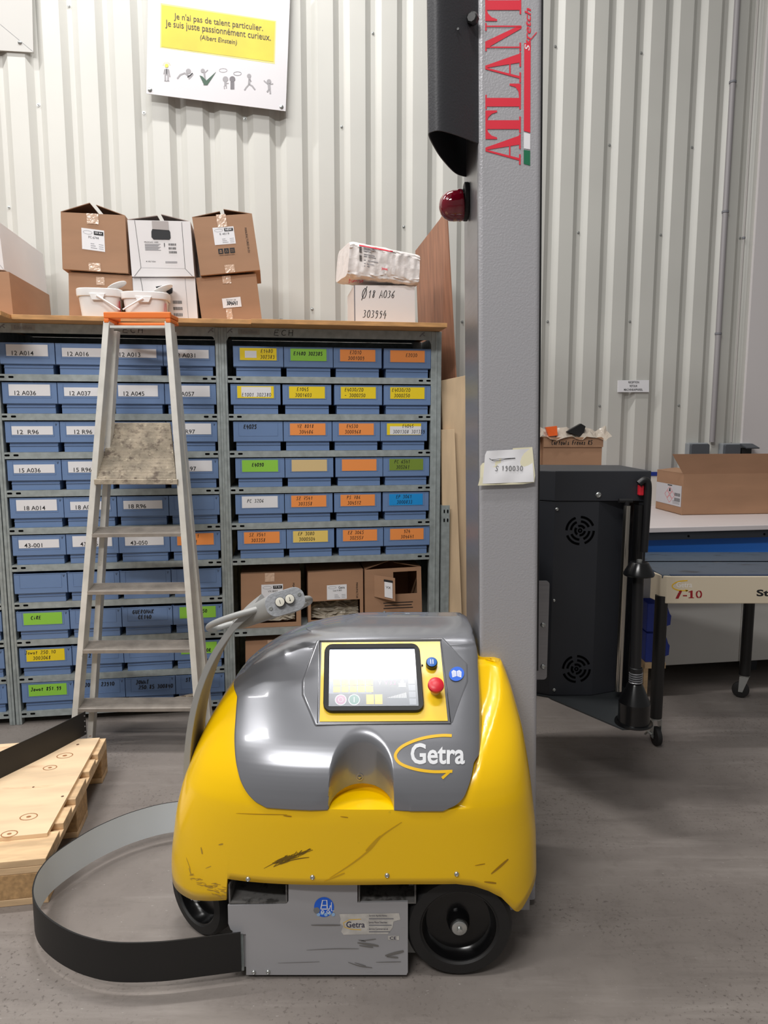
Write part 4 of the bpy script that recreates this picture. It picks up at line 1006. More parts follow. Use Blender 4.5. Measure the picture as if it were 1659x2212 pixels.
put_text(m, FPt, 'Getra', 748, -2003, 788, -1990, .0004, mi=1, bold=.01); ribbon(m, FPt, [(780, -1985), (755, -1986), (742, -1993), (744, -2002), (760, -2007), (780, -2008)], 1.4, .0003, 2)
for i, tx in enumerate(['- Service Après-Vente :', '- Service Pièces Détachées :', '- Service Commercial et']):
    put_text(m, FPt, tx, 794, -1980 - 14 * i, 794 + 44, -1975.5 - 14 * i, .0004, mi=1); put_rect(m, FPt, 797, -1985 - 14 * i, 850 - 4 * i, -1983 - 14 * i, .0004, 3)
put_rect(m, FPt, 838, -2030, 862, -2021, .0, 0); put_text(m, FPt, 'CE', 842, -2029, 856, -2022.5, .0004, mi=1, bold=.01)
m.build('service_sticker', [mat('worn_sticker', (196, 192, 186), .6, var=.12, vscale=30), mat('navy_ink', (40, 38, 66), .6), mat('logo_yellow', (236, 186, 14)), M_greyink], chp, True)
M_scuff = mat('black_scuff', (40, 36, 30), .7); M_scuffy = mat('olive_scuff', (112, 88, 10), .5)
def scuff(parent, at, strokes, mt, mi_=None):
    m = MB()
    for pts, wd in strokes:
        pp = smoothpath([(x, -y, 0) for x, y in pts], 4); n = len(pp); ribbon(m, at, [(p.x, p.y) for p in pp], [wd * (.25 + .75 * math.sin(PI * (i + .3) / (n + .3))) for i in range(n)], .0003)
    m.build('scuff_mark', mt, parent, True)
scuff(chp, FPt, [([(772, 2036), (800, 2040), (818, 2043)], 5), ([(780, 2032), (812, 2028)], 2), ([(776, 2042), (806, 2046)], 3), ([(774, 2030), (790, 2033)], 2.5), ([(752, 2078), (776, 2086), (804, 2090)], 2.5), ([(766, 2079), (790, 2086)], 2), ([(662, 2052), (720, 2049), (775, 2049)], 1.5),
                 ([(832, 2064), (872, 2054)], 6), ([(812, 2078), (866, 2077)], 1.6), ([(672, 1998), (735, 1998)], 3), ([(835, 2066), (860, 2068)], 4), ([(600, 2080), (690, 2077)], 1)], mat('grey_scuff', (112, 109, 106), .6))
atV = lambda x, y, o=0.0: hit(bvV, x, -y, .0006 + o)
rnd = random.Random(11)
st = [([(570, 1876), (610, 1856), (640, 1848), (676, 1836)], 2.2), ([(592, 1866), (630, 1851), (672, 1834)], 3), ([(600, 1866), (640, 1856), (668, 1852)], 2)]
for i in range(34): a = rnd.uniform(0, 62); st.append(([(588 + a, 1868 - a * .38 + rnd.uniform(-6, 6)), (588 + a + rnd.uniform(8, 26), 1863 - a * .38 + rnd.uniform(-9, 3))], rnd.uniform(.8, 2.4)))
scuff(shell, atV, st, mat('dark_olive_scuff', (112, 86, 10), .4))
scuff(shell, atV, [([(712, 1897), (760, 1866), (800, 1834), (824, 1806), (868, 1776)], 3.5), ([(700, 1905), (735, 1890), (745, 1886)], 3), ([(790, 1838), (822, 1806)], 5)], mat('mustard_scuff', (206, 160, 6), .3, coat=.2))
scuff(shell, atV, [([(1061, 1888), (1080, 1872), (1098, 1856)], 5), ([(1026, 1870), (1048, 1866)], 2), ([(1046, 1905), (1072, 1908)], 4), ([(510, 1757), (560, 1759), (620, 1760)], 1.6), ([(612, 1762), (630, 1764)], 3), ([(735, 1764), (752, 1766)], 2),
                   ([(1027, 1655), (1031, 1640), (1034, 1620)], 5), ([(1029, 1575), (1032, 1555)], 5), ([(1024, 1670), (1030, 1650)], 4)], mat('brown_scuff', (168, 124, 14), .4))
st = []
for i in range(46):
    a = rnd.random(); x = 408 + 78 * a; y = 1890 + 34 * a ** .8 + rnd.uniform(-6, 16) * (.5 + a); st.append(([(x, y), (x + rnd.uniform(4, 14), y + rnd.uniform(-2, 4))], rnd.uniform(.8, 2.2)))
st += [([(434, 1830), (437, 1845)], 3), ([(472, 1825), (482, 1823)], 3), ([(402, 1852), (412, 1880)], 1.2), ([(444, 1876), (456, 1871)], 1.5), ([(408, 1875), (413, 1890)], 2)]
scuff(shell, atV, st, mat('ochre_scuff', (176, 140, 50), .5))
# --- wheels
def wheel(name, c, axis, R, wd, label=None):
    ax = Vector(axis).normalized(); c = Vector(c)
    m = MB(); m.lathe([(R * .70, 0), (R * .74, -.006), (R * .93, -.004), (R * .985, .006), (R, .016), (R, wd - .016), (R * .985, wd - .006), (R * .93, wd), (R * .70, wd)], c, ax, 56)
    w = m.build(name, M_rubber, mach, True)
    if label: w['label'] = label
    m = MB(); m.lathe([(R * .74, -.003), (R * .69, .000), (R * .66, .022), (R * .60, .030), (R * .22, .030), (R * .20, .010), (R * .17, .004), (R * .165, .0), (0, .0)], c, ax, 48); rm = m.build('rim', M_blackgloss, w, True)
    m = MB(); m.lathe([(R * .14, 0), (R * .14, -.007), (R * .12, -.009), (R * .05, -.009), (R * .045, -.018), (0, -.019)], c, ax, 20); m.build('axle_bolt', M_zinc, w, True)
    return w, ax, c
wheel('wheel', (.194, 1.683, .1395), (0, 1, 0), .139, .05)
w2, ax, c = wheel('wheel', PY(424, 1918, 1.84), (.62, .78, 0), .115, .055)
w2o = c
# keep the front wheel standing on the floor
dz = .1155 - c.z; w2.location.z += dz
for k in range(3): 
    an = 2 * PI * k / 3; e2 = ax.cross(Vector((0, 0, 1)));
# --- tiller
def bl_path(pts, y): return [PY(u, v, y) for u, v in pts]
arm = smoothpath(bl_path([(402, 1700), (404, 1640), (409, 1585), (420, 1525), (437, 1470), (461, 1418), (489, 1375), (515, 1345), (548, 1318)], 1.83), 5)
yb_, yf_ = 1.985, 1.83
m = MB(); rowsA = []
for i, p in enumerate(arm):
    a = arm[max(0, i - 1)]; b = arm[min(len(arm) - 1, i + 1)]; tn = (b - a).normalized(); nn2 = Vector((tn.z, 0, -tn.x)); h = .0085
    rowsA.append([Vector((p.x, yf_, p.z)) - nn2 * h, Vector((p.x, yf_, p.z)) + nn2 * h, Vector((p.x, yb_, p.z)) + nn2 * h, Vector((p.x, yb_, p.z)) - nn2 * h, Vector((p.x, yf_, p.z)) - nn2 * h])
m.grid(rowsA, smooth=False); m.add(rowsA[0][:4], [(0, 1, 2, 3)]); m.add(rowsA[-1][:4], [(3, 2, 1, 0)])
till = m.build('tiller_arm', M_tiller, mach, True, bevel=.002)
# head: sleeve + button plate
cpl = PY(616, 1300, 1.80); hn = Vector((.16, -.94, .30)).normalized(); ex = Vector((.94, .12, .27)); ex = (ex - hn * ex.dot(hn)).normalized(); ey = hn.cross(ex)
FH = Frame(cpl, ex, ey); L2, R2 = .052, .031
st_ = rrect(-L2, L2, -R2, R2, .027, 8)
m = MB(); m.prism(st_, lambda x, y, h: FH.at(x, y, h), -.003, .003); hp = m.build('button_plate', mat('cast_grey', (164, 166, 170), .45, .3, bump=.3, bscale=120), mach, True, bevel=.0008)
back = PY(531, 1338, 1.905); rowsH = []
for t_ in (0, .3, .6, 1.0):
    cc_ = cpl.lerp(back, t_); f_ = 1 - .32 * t_
    rowsH.append([cc_ + ex * x * f_ + ey * y * f_ - hn * (.003 if t_ == 0 else 0) for x, y in st_ + st_[:1]])
m = MB(); m.grid(rowsH); m.add(rowsH[-1][:-1], [list(range(len(st_)))]); m.build('tiller_head', M_tiller, mach, True)
for k, xx in enumerate((-.0135, .0125)):
    m = MB(); p = FH.at(xx, .003, .003); m.lathe([(.0128, 0), (.0128, .010), (.0122, .0115)], p, hn, 24); b = m.build('push_button', M_blackgloss, hp, True)
    m = MB(); m.lathe([(.0116, .006), (.0116, .0125), (.009, .013), (0, .013)], p, hn, 24); m.build('button_cap', mat('button_ivory', (226, 222, 208), .4), b, True)
    m = MB(); A3 = lambda x, y, o=0.0: p + ex * x + ey * y + hn * (.0133 + o); ribbon(m, A3, [(0, -.005), (0, .005)], .0012)
    if k: put_poly(m, A3, [(-.002, -.003), (.002, -.003), (0, -.0065)])
    m.build('button_mark', M_ink, b, True)
for xx, yy in ((-.040, -.006), (.040, .008)):
    m = MB(); m.lathe([(.0058, 0), (.0052, .002), (.003, .0022), (.002, .001), (0, .001)], FH.at(xx, yy, .003), hn, 14); m.build('bolt', M_zinc, hp, True)
loop = [PY(572, 1312, 1.83), PY(535, 1322, 1.82), PY(490, 1336, 1.83), PY(458, 1349, 1.86), PY(451, 1357, 1.92), PY(466, 1357, 1.97), PY(500, 1348, 1.98), PY(540, 1338, 1.97)]
m = MB(); m.tube(smoothpath(loop, 6), .0088, 12); m.build('handle_bar', M_tiller, mach, True)
loop = [PY(640, 1300, 1.84), PY(655, 1295, 1.84), PY(667, 1294, 1.87), PY(668, 1299, 1.93), PY(655, 1307, 1.96), PY(630, 1318, 1.96), PY(590, 1326, 1.95)]
m = MB(); m.tube(smoothpath(loop, 6), .0088, 12); m.build('handle_bar', M_tiller, mach, True)
# --- bumper band round the front
bb0 = [(522, 2097), (439, 2108), (345, 2119), (251, 2120), (188, 2107), (141, 2086), (103, 2058), (82, 2030), (76, 2000), (83, 1968), (97, 1943), (116, 1921), (157, 1889), (219, 1850), (298, 1816), (387, 1795)]
zb1, zb2 = .032, .140
path = [PZ(u, v, zb1) for u, v in bb0]
path += [Vector((path[-1].x + .25, path[-1].y + .03, zb1)), Vector((path[-1].x + .5, path[-1].y + .0, zb1))]
path = smoothpath(path, 6)
m = MB(); N = len(path); th = .004; ro, ri = [], []
for i, p in enumerate(path):
    a = path[max(0, i - 1)]; b = path[min(N - 1, i + 1)]; t_ = (b - a).normalized(); n_ = Vector((-t_.y, t_.x, 0))     # outward side is -n_ turned later
    ro.append(p - n_ * th / 2); ri.append(p + n_ * th / 2)
up = Vector((0, 0, zb2 - zb1))
cxb = sum(path, Vector()) / N
if (ro[N // 3] - cxb).length < (ri[N // 3] - cxb).length: ro, ri = ri, ro
m.grid([ro, [p + up for p in ro]], 0); m.grid([ri, [p + up for p in ri]], 1); m.grid([[p + up for p in ro], [p + up for p in ri]], 0, False); m.grid([ro, ri], 0, False)
m.add([ro[0], ri[0], ri[0] + up, ro[0] + up], [(0, 1, 2, 3)], 0)
bnd = m.build('bumper_band', [mat('band_black', (20, 19, 19), .55), mat('band_grey', (222, 230, 236), .35, .1)], mach, True)
bnd['label'] = 'curved bumper strip, black outside and grey inside'
# --- mast
LEAN = .020
def MP(x, y, z): return Vector((x - LEAN * (z - .8), y, z))
FX0, FX1, FY0, FY1, MTOP = .2700, .4365, 1.952, 2.275, 2.95
prof = rrect(FX0, FX1, FY0, FY1, .013, 5)
m = MB(); n = len(prof)
m.add([MP(x, y, .02) for x, y in prof] + [MP(x, y, MTOP) for x, y in prof], [list(range(n))[::-1], list(range(n, 2 * n))])
for i in range(n): j = (i + 1) % n; m.f.append([i, j, n + j, n + i]); m.m.append(1 if (prof[i][0] < FX0 + .003 and prof[j][0] < FX0 + .003) else 0); m.sm.append(False)
mast = m.build('mast', [M_mast, M_steelside], mach, True)
m = MB(); m.box(0, .006, FY0 + .02, FY1 + .03, .72, MTOP - .02)
m.v = [MP(FX1 + .0005 + p.x, p.y, p.z) for p in m.v]; m.build('guide_rail', M_black, mast, True)
def mz(v): return PY(1100, v, FY0).z
def mx(u, v): return PY(u, v, FY0).x
atM = lambda x, y, o=0.0: MP(x, FY0 - .0008 - o, y)     # x across, y up, with the lean
# letters reading upward: letter x runs up the mast, letter y runs to the left
xb = mx(1124.8, 250) + LEAN * (mz(250) - .8); xc = mx(1048.4, 250) + LEAN * (mz(250) - .8); capH = xb - xc
LQ = [0]
def letter(ch, v0, v1):
    z0, z1 = mz(v0), mz(v1); wd = z1 - z0
    L_ = lambda x, y, o=0.0: atM(xb - capH * y, z0 + wd * x, o)
    def q(*p): LQ[0] += 1; put_poly(m, L_, p, .0003 + .00004 * (LQ[0] % 12), 0)
    s_ = .045
    if ch == 'A':
        q((.48, 1), (.56, 1), (.96, .02), (.66, .02)); q((.44, 1), (.50, 1), (.21, .02), (.13, .02)); q((.27, .29), (.66, .29), (.68, .33), (.25, .33))
        q((.0, 0), (.34, 0), (.34, s_), (.0, s_)); q((.52, 0), (1.0, 0), (1.0, s_), (.52, s_)); q((.42, .96), (.56, .96), (.56, 1), (.46, 1))
    elif ch == 'T':
        q((0, 1), (0, .955), (1, .955), (1, 1)); q((.35, 0), (.66, 0), (.66, 1), (.35, 1)); q((.22, 0), (.79, 0), (.79, s_), (.22, s_))
        q((0, .955), (0, .67), (.06, .67), (.12, .82), (.24, .92), (.36, .955)); q((1, .955), (1, .67), (.94, .67), (.88, .82), (.76, .92), (.64, .955))
    elif ch == 'L':
        q((.0, 0), (1, 0), (1, s_), (.0, s_)); q((.10, 0), (.44, 0), (.44, 1), (.10, 1)); q((.0, .96), (.56, .96), (.56, 1), (.0, 1)); q((1, s_), (1, .32), (.93, .32), (.86, .15), (.7, .07), (.4, s_))
    elif ch == 'N':
        q((.12, 0), (.17, 0), (.17, 1), (.12, 1)); q((.90, 0), (.95, 0), (.95, 1), (.90, 1)); q((.08, 1), (.36, 1), (.95, .06), (.92, -.02), (.84, 0)); q((0, 0), (.32, 0), (.32, s_), (0, s_)); q((.76, .96), (1.05, .96), (1.05, 1), (.76, 1)); q((0, .96), (.3, .96), (.3, 1), (0, 1))
m = MB()
for ch, v0, v1 in (('A', 356, 290), ('T', 301, 239), ('L', 236, 181), ('A', 179, 113), ('N', 111, 53), ('T', 46, -22), ('A', -26, -92)): letter(ch, v0, v1)
m.build('lettering', M_red, mast, True)
def MX(u, v): return mx(u, v) + LEAN * (mz(v) - .8)
m = MB(); xa_, xb_ = MX(1131.5, 250), MX(1145.5, 250)
put_poly(m, atM, [(xa_, mz(283)), (xb_, mz(287)), (xb_, mz(95)), (xa_, mz(93))], .0003, 0)
put_poly(m, atM, [(xa_, mz(321)), (xb_, mz(323)), (xb_, mz(290)), (xa_, mz(286))], .0003, 1); put_poly(m, atM, [(xa_, mz(354)), (xb_, mz(358)), (xb_, mz(326)), (xa_, mz(324))], .0003, 2)
L_ = lambda x, y, o=0.0: atM(xb_ - (xb_ - xa_) * y, mz(110) + (mz(-150) - mz(110)) * x, o)
put_text(m, L_, 'S', .0, .18, .055, .92, .0008, shear=.25, mi=1, bold=.01); put_text(m, L_, 'tretch', .055, .0, .36, .95, .0006, shear=.3, mi=0, bold=.015); ribbon(m, L_, [(.06, .55), (.09, .1), (.155, -.9)], .012, .0005, 0)
m.build('stripe', [M_red, M_paper, mat('flag_green', (14, 110, 74), .45)], mast, True)
# black half-round cover hung on the mast's left side
zc_ = 2.235
dz_ = PY(990, 304, FY0).z; cov = smoothpath([(FX0 + .004, FY0 + .004, 0), (.208, 1.908, 0), (.150, 1.876, 0), (.122, 1.882, 0), (.113, 1.905, 0), (.138, 1.988, 0), (.173, 2.076, 0), (.228, 2.180, 0), (FX0 + .002, 2.215, 0)], 6)
zlow = PY(1030, 308, FY0).z
m = MB(); inner = []
for i, p in enumerate(cov):
    a = cov[max(0, i - 1)]; b = cov[min(len(cov) - 1, i + 1)]; t_ = (b - a).normalized(); inner.append(p + Vector((-t_.y, t_.x, 0)) * -.0035)
def cz(i): return zlow
MC = lambda p, z: Vector((p.x - LEAN * (z - zlow) - LEAN * (zlow - .8) * max(0, min(1, (p.x - .11) / .15)), p.y, z))
O0 = [MC(p, zlow) for p in cov]; O1 = [MC(p, MTOP - .05) for p in cov]; I0 = [MC(p, zlow) for p in inner]; I1 = [MC(p, MTOP - .05) for p in inner]
m.grid([O0, O1]); m.grid([I0, I1]); m.grid([O0, I0], 0, False); m.grid([O1, I1], 0, False); m.add([O0[-1], I0[-1], I1[-1], O1[-1]], [(0, 1, 2, 3)])
cvr = m.build('mast_cover', mat('cover_black', (54, 54, 58), .5, bump=.15, bscale=200), mast, True)
p = PY(1021, 38, 1.925); m = MB(); m.lathe([(.014, 0), (.016, .004), (.015, .016), (.011, .019), (0, .019)], Vector((p.x + .004, 1.938, p.z)), (-.45, -1, 0), 8); m.build('cover_knob', M_black, cvr, True)
p = PY(990, 62, 1.90); m = MB(); m.lathe([(.003, 0), (.003, .003), (0, .003)], Vector((p.x, 1.903, p.z)), (-.3, -1, 0), 10); m.build('rivet', M_black, cvr, True)
# red beacon
bp = PY(1013, 436, 2.15); bx_ = MP(FX0, 2.15, bp.z).x
m = MB(); m.prism([(.026 * math.copysign(abs(math.cos(a)) ** .7, math.cos(a)), .052 * math.copysign(abs(math.sin(a)) ** .8, math.sin(a))) for a in [2 * PI * k / 28 for k in range(28)]],
                  lambda x, y, h: Vector((bx_ - .001 - h, 2.15 + x * 1.4, bp.z + y)), 0, .014); bea = m.build('beacon', M_rubber, mast, True, bevel=.003)
bea['label'] = 'red warning lamp on black base'
m = MB(); axb = Vector((-1, 0, -.10)).normalized(); m.lathe([(.034, 0), (.043, .004), (.0445, .014), (.0425, .018), (.0425, .030), (.040, .045), (.033, .058), (.022, .067), (.010, .071), (0, .072)], Vector((bx_ - .014, 2.15, bp.z - .008)), axb, 32); m.build('lens', M_lens, bea, True)
m = MB(); m.tube([Vector((bx_ - .012, 2.13, bp.z + .03)), Vector((bx_ - .022, 2.125, bp.z + .022))], .004, 8); m.build('lamp_screw', M_zinc, bea, True)
# --- film carriage on the right of the mast
YM, YPN = 2.42, 2.68                     # mandrel axis, back box front
def cx_(u, v, y): p = PY(u, v, y); return p
zpl = PY(1370, 1570, YM - .03).z         # top of the base plate
car = None
TLp = PY(1190, 1084, YPN); TRp = PY(1290, 1084, YPN); ztop = PY(1300, 1017, YPN).z; zhb = PY(1300, 1083, YPN).z
xl_, xm_, xr_ = PY(1192, 1300, YPN).x, PY(1286, 1300, YPN).x, PY(1338, 1300, YPN + .05).x; xR_ = PY(1405, 1050, YPN).x
body = [(xl_, YPN), (xm_, YPN), (xr_, YPN + .045), (xr_, YPN + .42), (xl_ - .10, YPN + .42), (xl_ - .075, YPN + .10), (FX1 + .01, YPN + .10 - .0), (FX1 + .01, YPN + .06)]
body = [(xl_, YPN), (xm_, YPN), (xr_, YPN + .045), (xr_, YPN + .42), (FX1 - .05, YPN + .42), (FX1 - .05, YPN + .13)]
m = MB(); m.prism(body, lambda x, y, h: Vector((x, y, h)), zpl, zhb); car = m.build('film_carriage', M_black2, mach, True, bevel=.003)
car['label'] = 'black film carriage with steel roller and spool mandrel'
m = MB(); m.prism([(xl_ - .002, YPN - .004), (xR_, YPN - .004), (xR_, YPN + .36), (FX1 + .02, YPN + .40), (FX1 - .05, YPN + .40), (FX1 - .05, YPN + .13)], lambda x, y, h: Vector((x, y, h)), zhb + .001, ztop); m.build('carriage_cover', M_black2, car, True, bevel=.003)
m = MB(); tipL = PZ(1345, 1574, zpl); m.prism([(xl_ - .005, YPN - .01), (PZ(1190, 1508, zpl).x, PZ(1190, 1508, zpl).y), (tipL.x, tipL.y), (PZ(1400, 1572, zpl).x, PZ(1400, 1572, zpl).y), (xR_ - .005, YPN + .1), (xR_ - .005, YPN + .40), (FX1 - .05, YPN + .40), (FX1 - .05, YPN + .12)], lambda x, y, h: Vector((x, y, h)), zpl - .006, zpl - .0005); m.build('base_plate', mat('plate_charcoal', (46, 49, 51), .5), car, True)
m = MB(); xa2 = PY(1352, 1300, YPN + .02).x; m.box(xa2 + .03, xR_ - .003, YPN + .01, YPN + .35, zpl, zhb - .0); m.build('side_housing', M_black2, car, True, bevel=.003)
m = MB(); r0 = PY(1352, 1092, YPN - .045); r1 = PY(1338, 1492, YPN - .045); m.tube([Vector(((r0.x + r1.x) / 2 + .002, YPN - .045, r0.z)), Vector(((r0.x + r1.x) / 2 - .002, YPN - .045, r1.z))], .0135, 20); ro_ = m.build('steel_roller', M_steel, car, True)
m = MB(); m.tube([Vector(((r0.x + r1.x) / 2 - .03, YPN - .045, r0.z + .018)), Vector(((r0.x + r1.x) / 2 + .02, YPN - .045, r0.z + .018))], .009, 10); m.tube([Vector(((r0.x + r1.x) / 2, YPN - .045, r0.z + .018)), Vector(((r0.x + r1.x) / 2, YPN - .045, r0.z))], .010, 12); m.build('roller_bearing', M_black, car, True)
m = MB(); r0 = PY(1381, 1090, YPN - .01); r1 = PY(1374, 1490, YPN - .01); m.tube([Vector((r0.x, YPN - .012, r0.z)), Vector((r0.x, YPN - .012, r1.z))], .021, 20); m.build('rubber_roller', M_blackgloss, car, True)
p = PY(1386, 1060, YPN - .02); m = MB(); m.box(p.x - .012, p.x + .006, YPN - .03, YPN - .006, p.z - .018, p.z + .022); m.build('red_stop', M_redplastic, car, True, bevel=.004)
m = MB(); pc = PY(1392, 1050, YPN - .03); m.tube(smoothpath([Vector((pc.x - .022, YPN - .03, pc.z + .008)), Vector((pc.x - .002, YPN - .03, pc.z + .022)), Vector((pc.x + .012, YPN - .03, pc.z + .008)), Vector((pc.x + .014, YPN - .03, pc.z - .06)), Vector((pc.x + .010, YPN - .03, pc.z - .25))], 5), .014, 12); m.build('hose', M_black, car, True)
# mandrel
mxb = PY(1368, 1570, YM); mxx = mxb.x; S_ = YM / 1534 * 1.03
def mzz(v): return PY(1368, v, YM).z
m = MB(); m.lathe([(0, 0), (.064, 0), (.066, .004), (.064, .009), (.056, .010), (.054, .03), (.0545, mzz(1516) - zpl), (.026, mzz(1478) - zpl), (.024, mzz(1476) - zpl), (0, mzz(1476) - zpl)], (mxx, YM, zpl), (0, 0, 1), 40); man = m.build('spool_mandrel', M_blackgloss, car, True, sharp=18)
xo = PY(1376, 1300, YM).x - mxx
m = MB(); m.tube([Vector((mxx, YM, mzz(1478))), Vector((mxx + xo, YM, mzz(1240)))], .0185, 20); m.build('mandrel_tube', M_black, man, True)
m = MB(); sp = [Vector((mxx + .0215 * math.cos(a) + .001, YM + .0215 * math.sin(a), mzz(1476) + (mzz(1452) - mzz(1476)) * a / (2 * PI * 5))) for a in [2 * PI * k / 14 for k in range(14 * 5 + 1)]]; m.tube(sp, .0028, 6); m.build('spring', M_steelside, man, True)
m = MB(); m.lathe([(.022, 0), (.022, .016), (.019, .018)], (mxx + .001, YM, mzz(1452)), (0, 0, 1), 24); m.build('collar', M_black, man, True)
m = MB(); m.lathe([(0, 0), (.050, 0), (.052, .004), (.051, .010), (.031, .046), (.028, .048), (0, .048)], (mxx + xo + .002, YM, mzz(1243)), (0, 0, 1), 36); cn = m.build('spool_cone', M_blackgloss, man, True, sharp=25)
m = MB(); m.lathe([(.009, 0), (.009, .008), (0, .009)], (mxx + xo + .002, YM, mzz(1243) + .048), (0, 0, 1), 6); m.build('bolt', M_zinc, cn, True)
# vents and screws on the carriage front
for u, v in ((1253, 1146), (1245, 1445)):
    c_ = PY(u, v, YPN); m = MB()
    for R_, n_, g in ((.052, 4, 22), (.035, 4, 26), (.018, 3, 30), (.006, 1, 0)):
        for k in range(n_):
            a0 = 360 / n_ * k + g / 2 + 10; a1 = 360 / n_ * (k + 1) - g / 2 + 10
            ribbon(m, lambda x, y, o=0.0: Vector((c_.x + x, YPN - .0008, c_.z + y)), [(R_ * math.cos(rad(a0 + (a1 - a0) * i / 10)), R_ * math.sin(rad(a0 + (a1 - a0) * i / 10))) for i in range(11)], .009 if R_ > .01 else .006)
    m.build('vent', M_dark, car, True)
for u, v, r_ in ((1203, 1100, .007), (1197, 1297, .006), (1197, 1490, .007), (1292, 1069, .011)):
    bolt(car, PY(u, v, YPN) + Vector((0, -.004 if v == 1069 else 0, 0)), (0, -1, 0), r_)
m = MB(); ya = FY1 + .05; q0 = PY(1167, 1255, ya); q1 = PY(1181, 1468, ya); st2 = [(x, z) for x, z in rrect(FX1 - .02, q1.x, q1.z, q0.z, .012, 5)]
m.prism(st2, lambda x, z, h: Vector((x, ya + h, z)), 0, .006); brk = m.build('carriage_bracket', M_steelside, mach, True)
for v in (1350, 1440): bolt(brk, Vector((PY(1173, v, ya).x, ya, PY(1173, v, ya).z)), (0, -1, 0), .009)
m = MB(); m.box(FX1 - .03, xl_ - .02, YPN + .14, YPN + .20, zpl + .1, zhb - .1); m.box(FX1 - .06, FX1 - .0, FY1 - .005, YPN + .2, zpl + .05, zhb - .05); m.build('carriage_slide', M_black, mach, True)

# paper taped to the mast
pp = [(1048, 973), (1107, 971), (1110, 968), (1149, 966), (1152, 1025), (1151, 1041), (1130, 1042), (1127, 1044), (1041, 1047), (1040, 1012), (1038, 985)]
PFR = lambda u, v, o=0.0: Vector((PY(u, v, FY0).x, FY0 - .004 - o - .010 * sstep((v - 975) / 70), PY(u, v, FY0).z))
note = thing('paper_note', 'white paper note handwritten S 190030 taped to the grey mast', 'note', PFR(1095, 1045))
m = MB(); n = 12; um, vm = [], []
for j in range(9):
    t_ = j / 8; L0 = (1048 + (1041 - 1048) * t_, 974 + (1044 - 974) * t_); R0 = (1148 + (1151 - 1148) * t_, 969 + (1040 - 969) * t_)
    um.append([PFR(L0[0] + (R0[0] - L0[0]) * i / n + (3 * max(0, 1 - i * .9) if j == 0 else 0), L0[1] + (R0[1] - L0[1]) * i / n, .0012 * math.sin(i * .9 + j * .6)) for i in range(n + 1)])
m.grid(um); sh = m.build('sheet', M_paper, note, True)
m = MB(); put_poly(m, lambda u, v, o: PFR(u, -v, -.0012), [(1108, -968), (1149.5, -965.5), (1154, -1026), (1152, -1041), (1128, -1045), (1036, -1048), (1031, -1048), (1036, -1030), (1037, -1006), (1042, -1000), (1100, -985)]); m.build('backing_sheet', M_cream, note, True)
m = MB(); PFh = lambda x, y, o=0.0: PFR(x, -y, .0022 + o)
put_hand(m, PFh, 'S', 1066, -1017, 1076, -1006, 1.1, slant=.15); put_hand(m, PFh, '190030', 1080, -1016, 1128, -1006, 1.1, slant=.1)
ribbon(m, PFh, [(1056, -990), (1061, -993), (1078, -991), (1112, -989)], 1.0); ribbon(m, PFh, [(1061, -993), (1068, -995.5), (1078, -995), (1090, -991.5), (1112, -989.5)], 1.0)
m.build('handwriting', M_ink, note, True)

# ------------------------------------------------------------------ step ladder leaning on the shelving
FT0, TP0 = 2.93, 3.06                      # depth of the front feet and of the top
lad = thing('step_ladder', 'paint-spotted aluminium step ladder with orange top leaning against the shelving', 'ladder', (-1.15, 2.95, 0))
LZT = 1.90
def ly(z): return FT0 + (TP0 - FT0) * z / LZT
def on_front(u, v):
    r = ray(u, v); k = (TP0 - FT0) / LZT      # plane y = FT0 + k z
    t = (FT0 + k * CAMH) / (r.y - k * r.z); return EYE + r * t
LT, RT = on_front(229, 700), on_front(362, 700); LBm, RBm = on_front(161, 1548), on_front(419, 1446)
def rail_pt(a, b, z): t = (z - a.z) / (b.z - a.z); return a.lerp(b, t)
TLT = Vector((0, (TP0 - FT0), LZT)).normalized(); BK = Vector((0, TLT.z, -TLT.y))    # up the ladder, and behind it
def bar(mb, a, b, wx, d, off=0.0, mi=0):
    x = Vector((wx / 2, 0, 0)); f_, k_ = BK * off, BK * (off + d)
    mb.hexa([b - x + f_, b + x + f_, a + x + f_, a - x + f_], [b - x + k_, b + x + k_, a + x + k_, a - x + k_])
for A_, B_ in ((LT, LBm), (RT, RBm)):
    m = MB(); bar(m, rail_pt(A_, B_, .012), rail_pt(A_, B_, LT.z + .012), .026, .058); m.build('front_rail', M_alu, lad, True, bevel=.002)
    m = MB(); a = rail_pt(A_, B_, .001); bar(m, a, rail_pt(A_, B_, .035), .034, .066, -.004); m.build('foot', M_rubber, lad, True)
    sgn = 1 if A_ is LT else 1
    ro0 = rail_pt(A_, B_, .012); ro1 = rail_pt(A_, B_, LT.z - .02)
    xs = (.042 if A_ is LT else .022)
    p0 = ro0 + Vector((xs, .085, 0)); p1 = ro1 + Vector((.010 if A_ is LT else -.008, .07, 0))
    m = MB(); x = Vector((.012, 0, 0)); y = Vector((0, .04, 0)); m.hexa([p1 - x, p1 + x, p0 + x, p0 - x], [p1 - x + y, p1 + x + y, p0 + x + y, p0 - x + y]); m.build('rear_rail', M_alu, lad, True, bevel=.002)
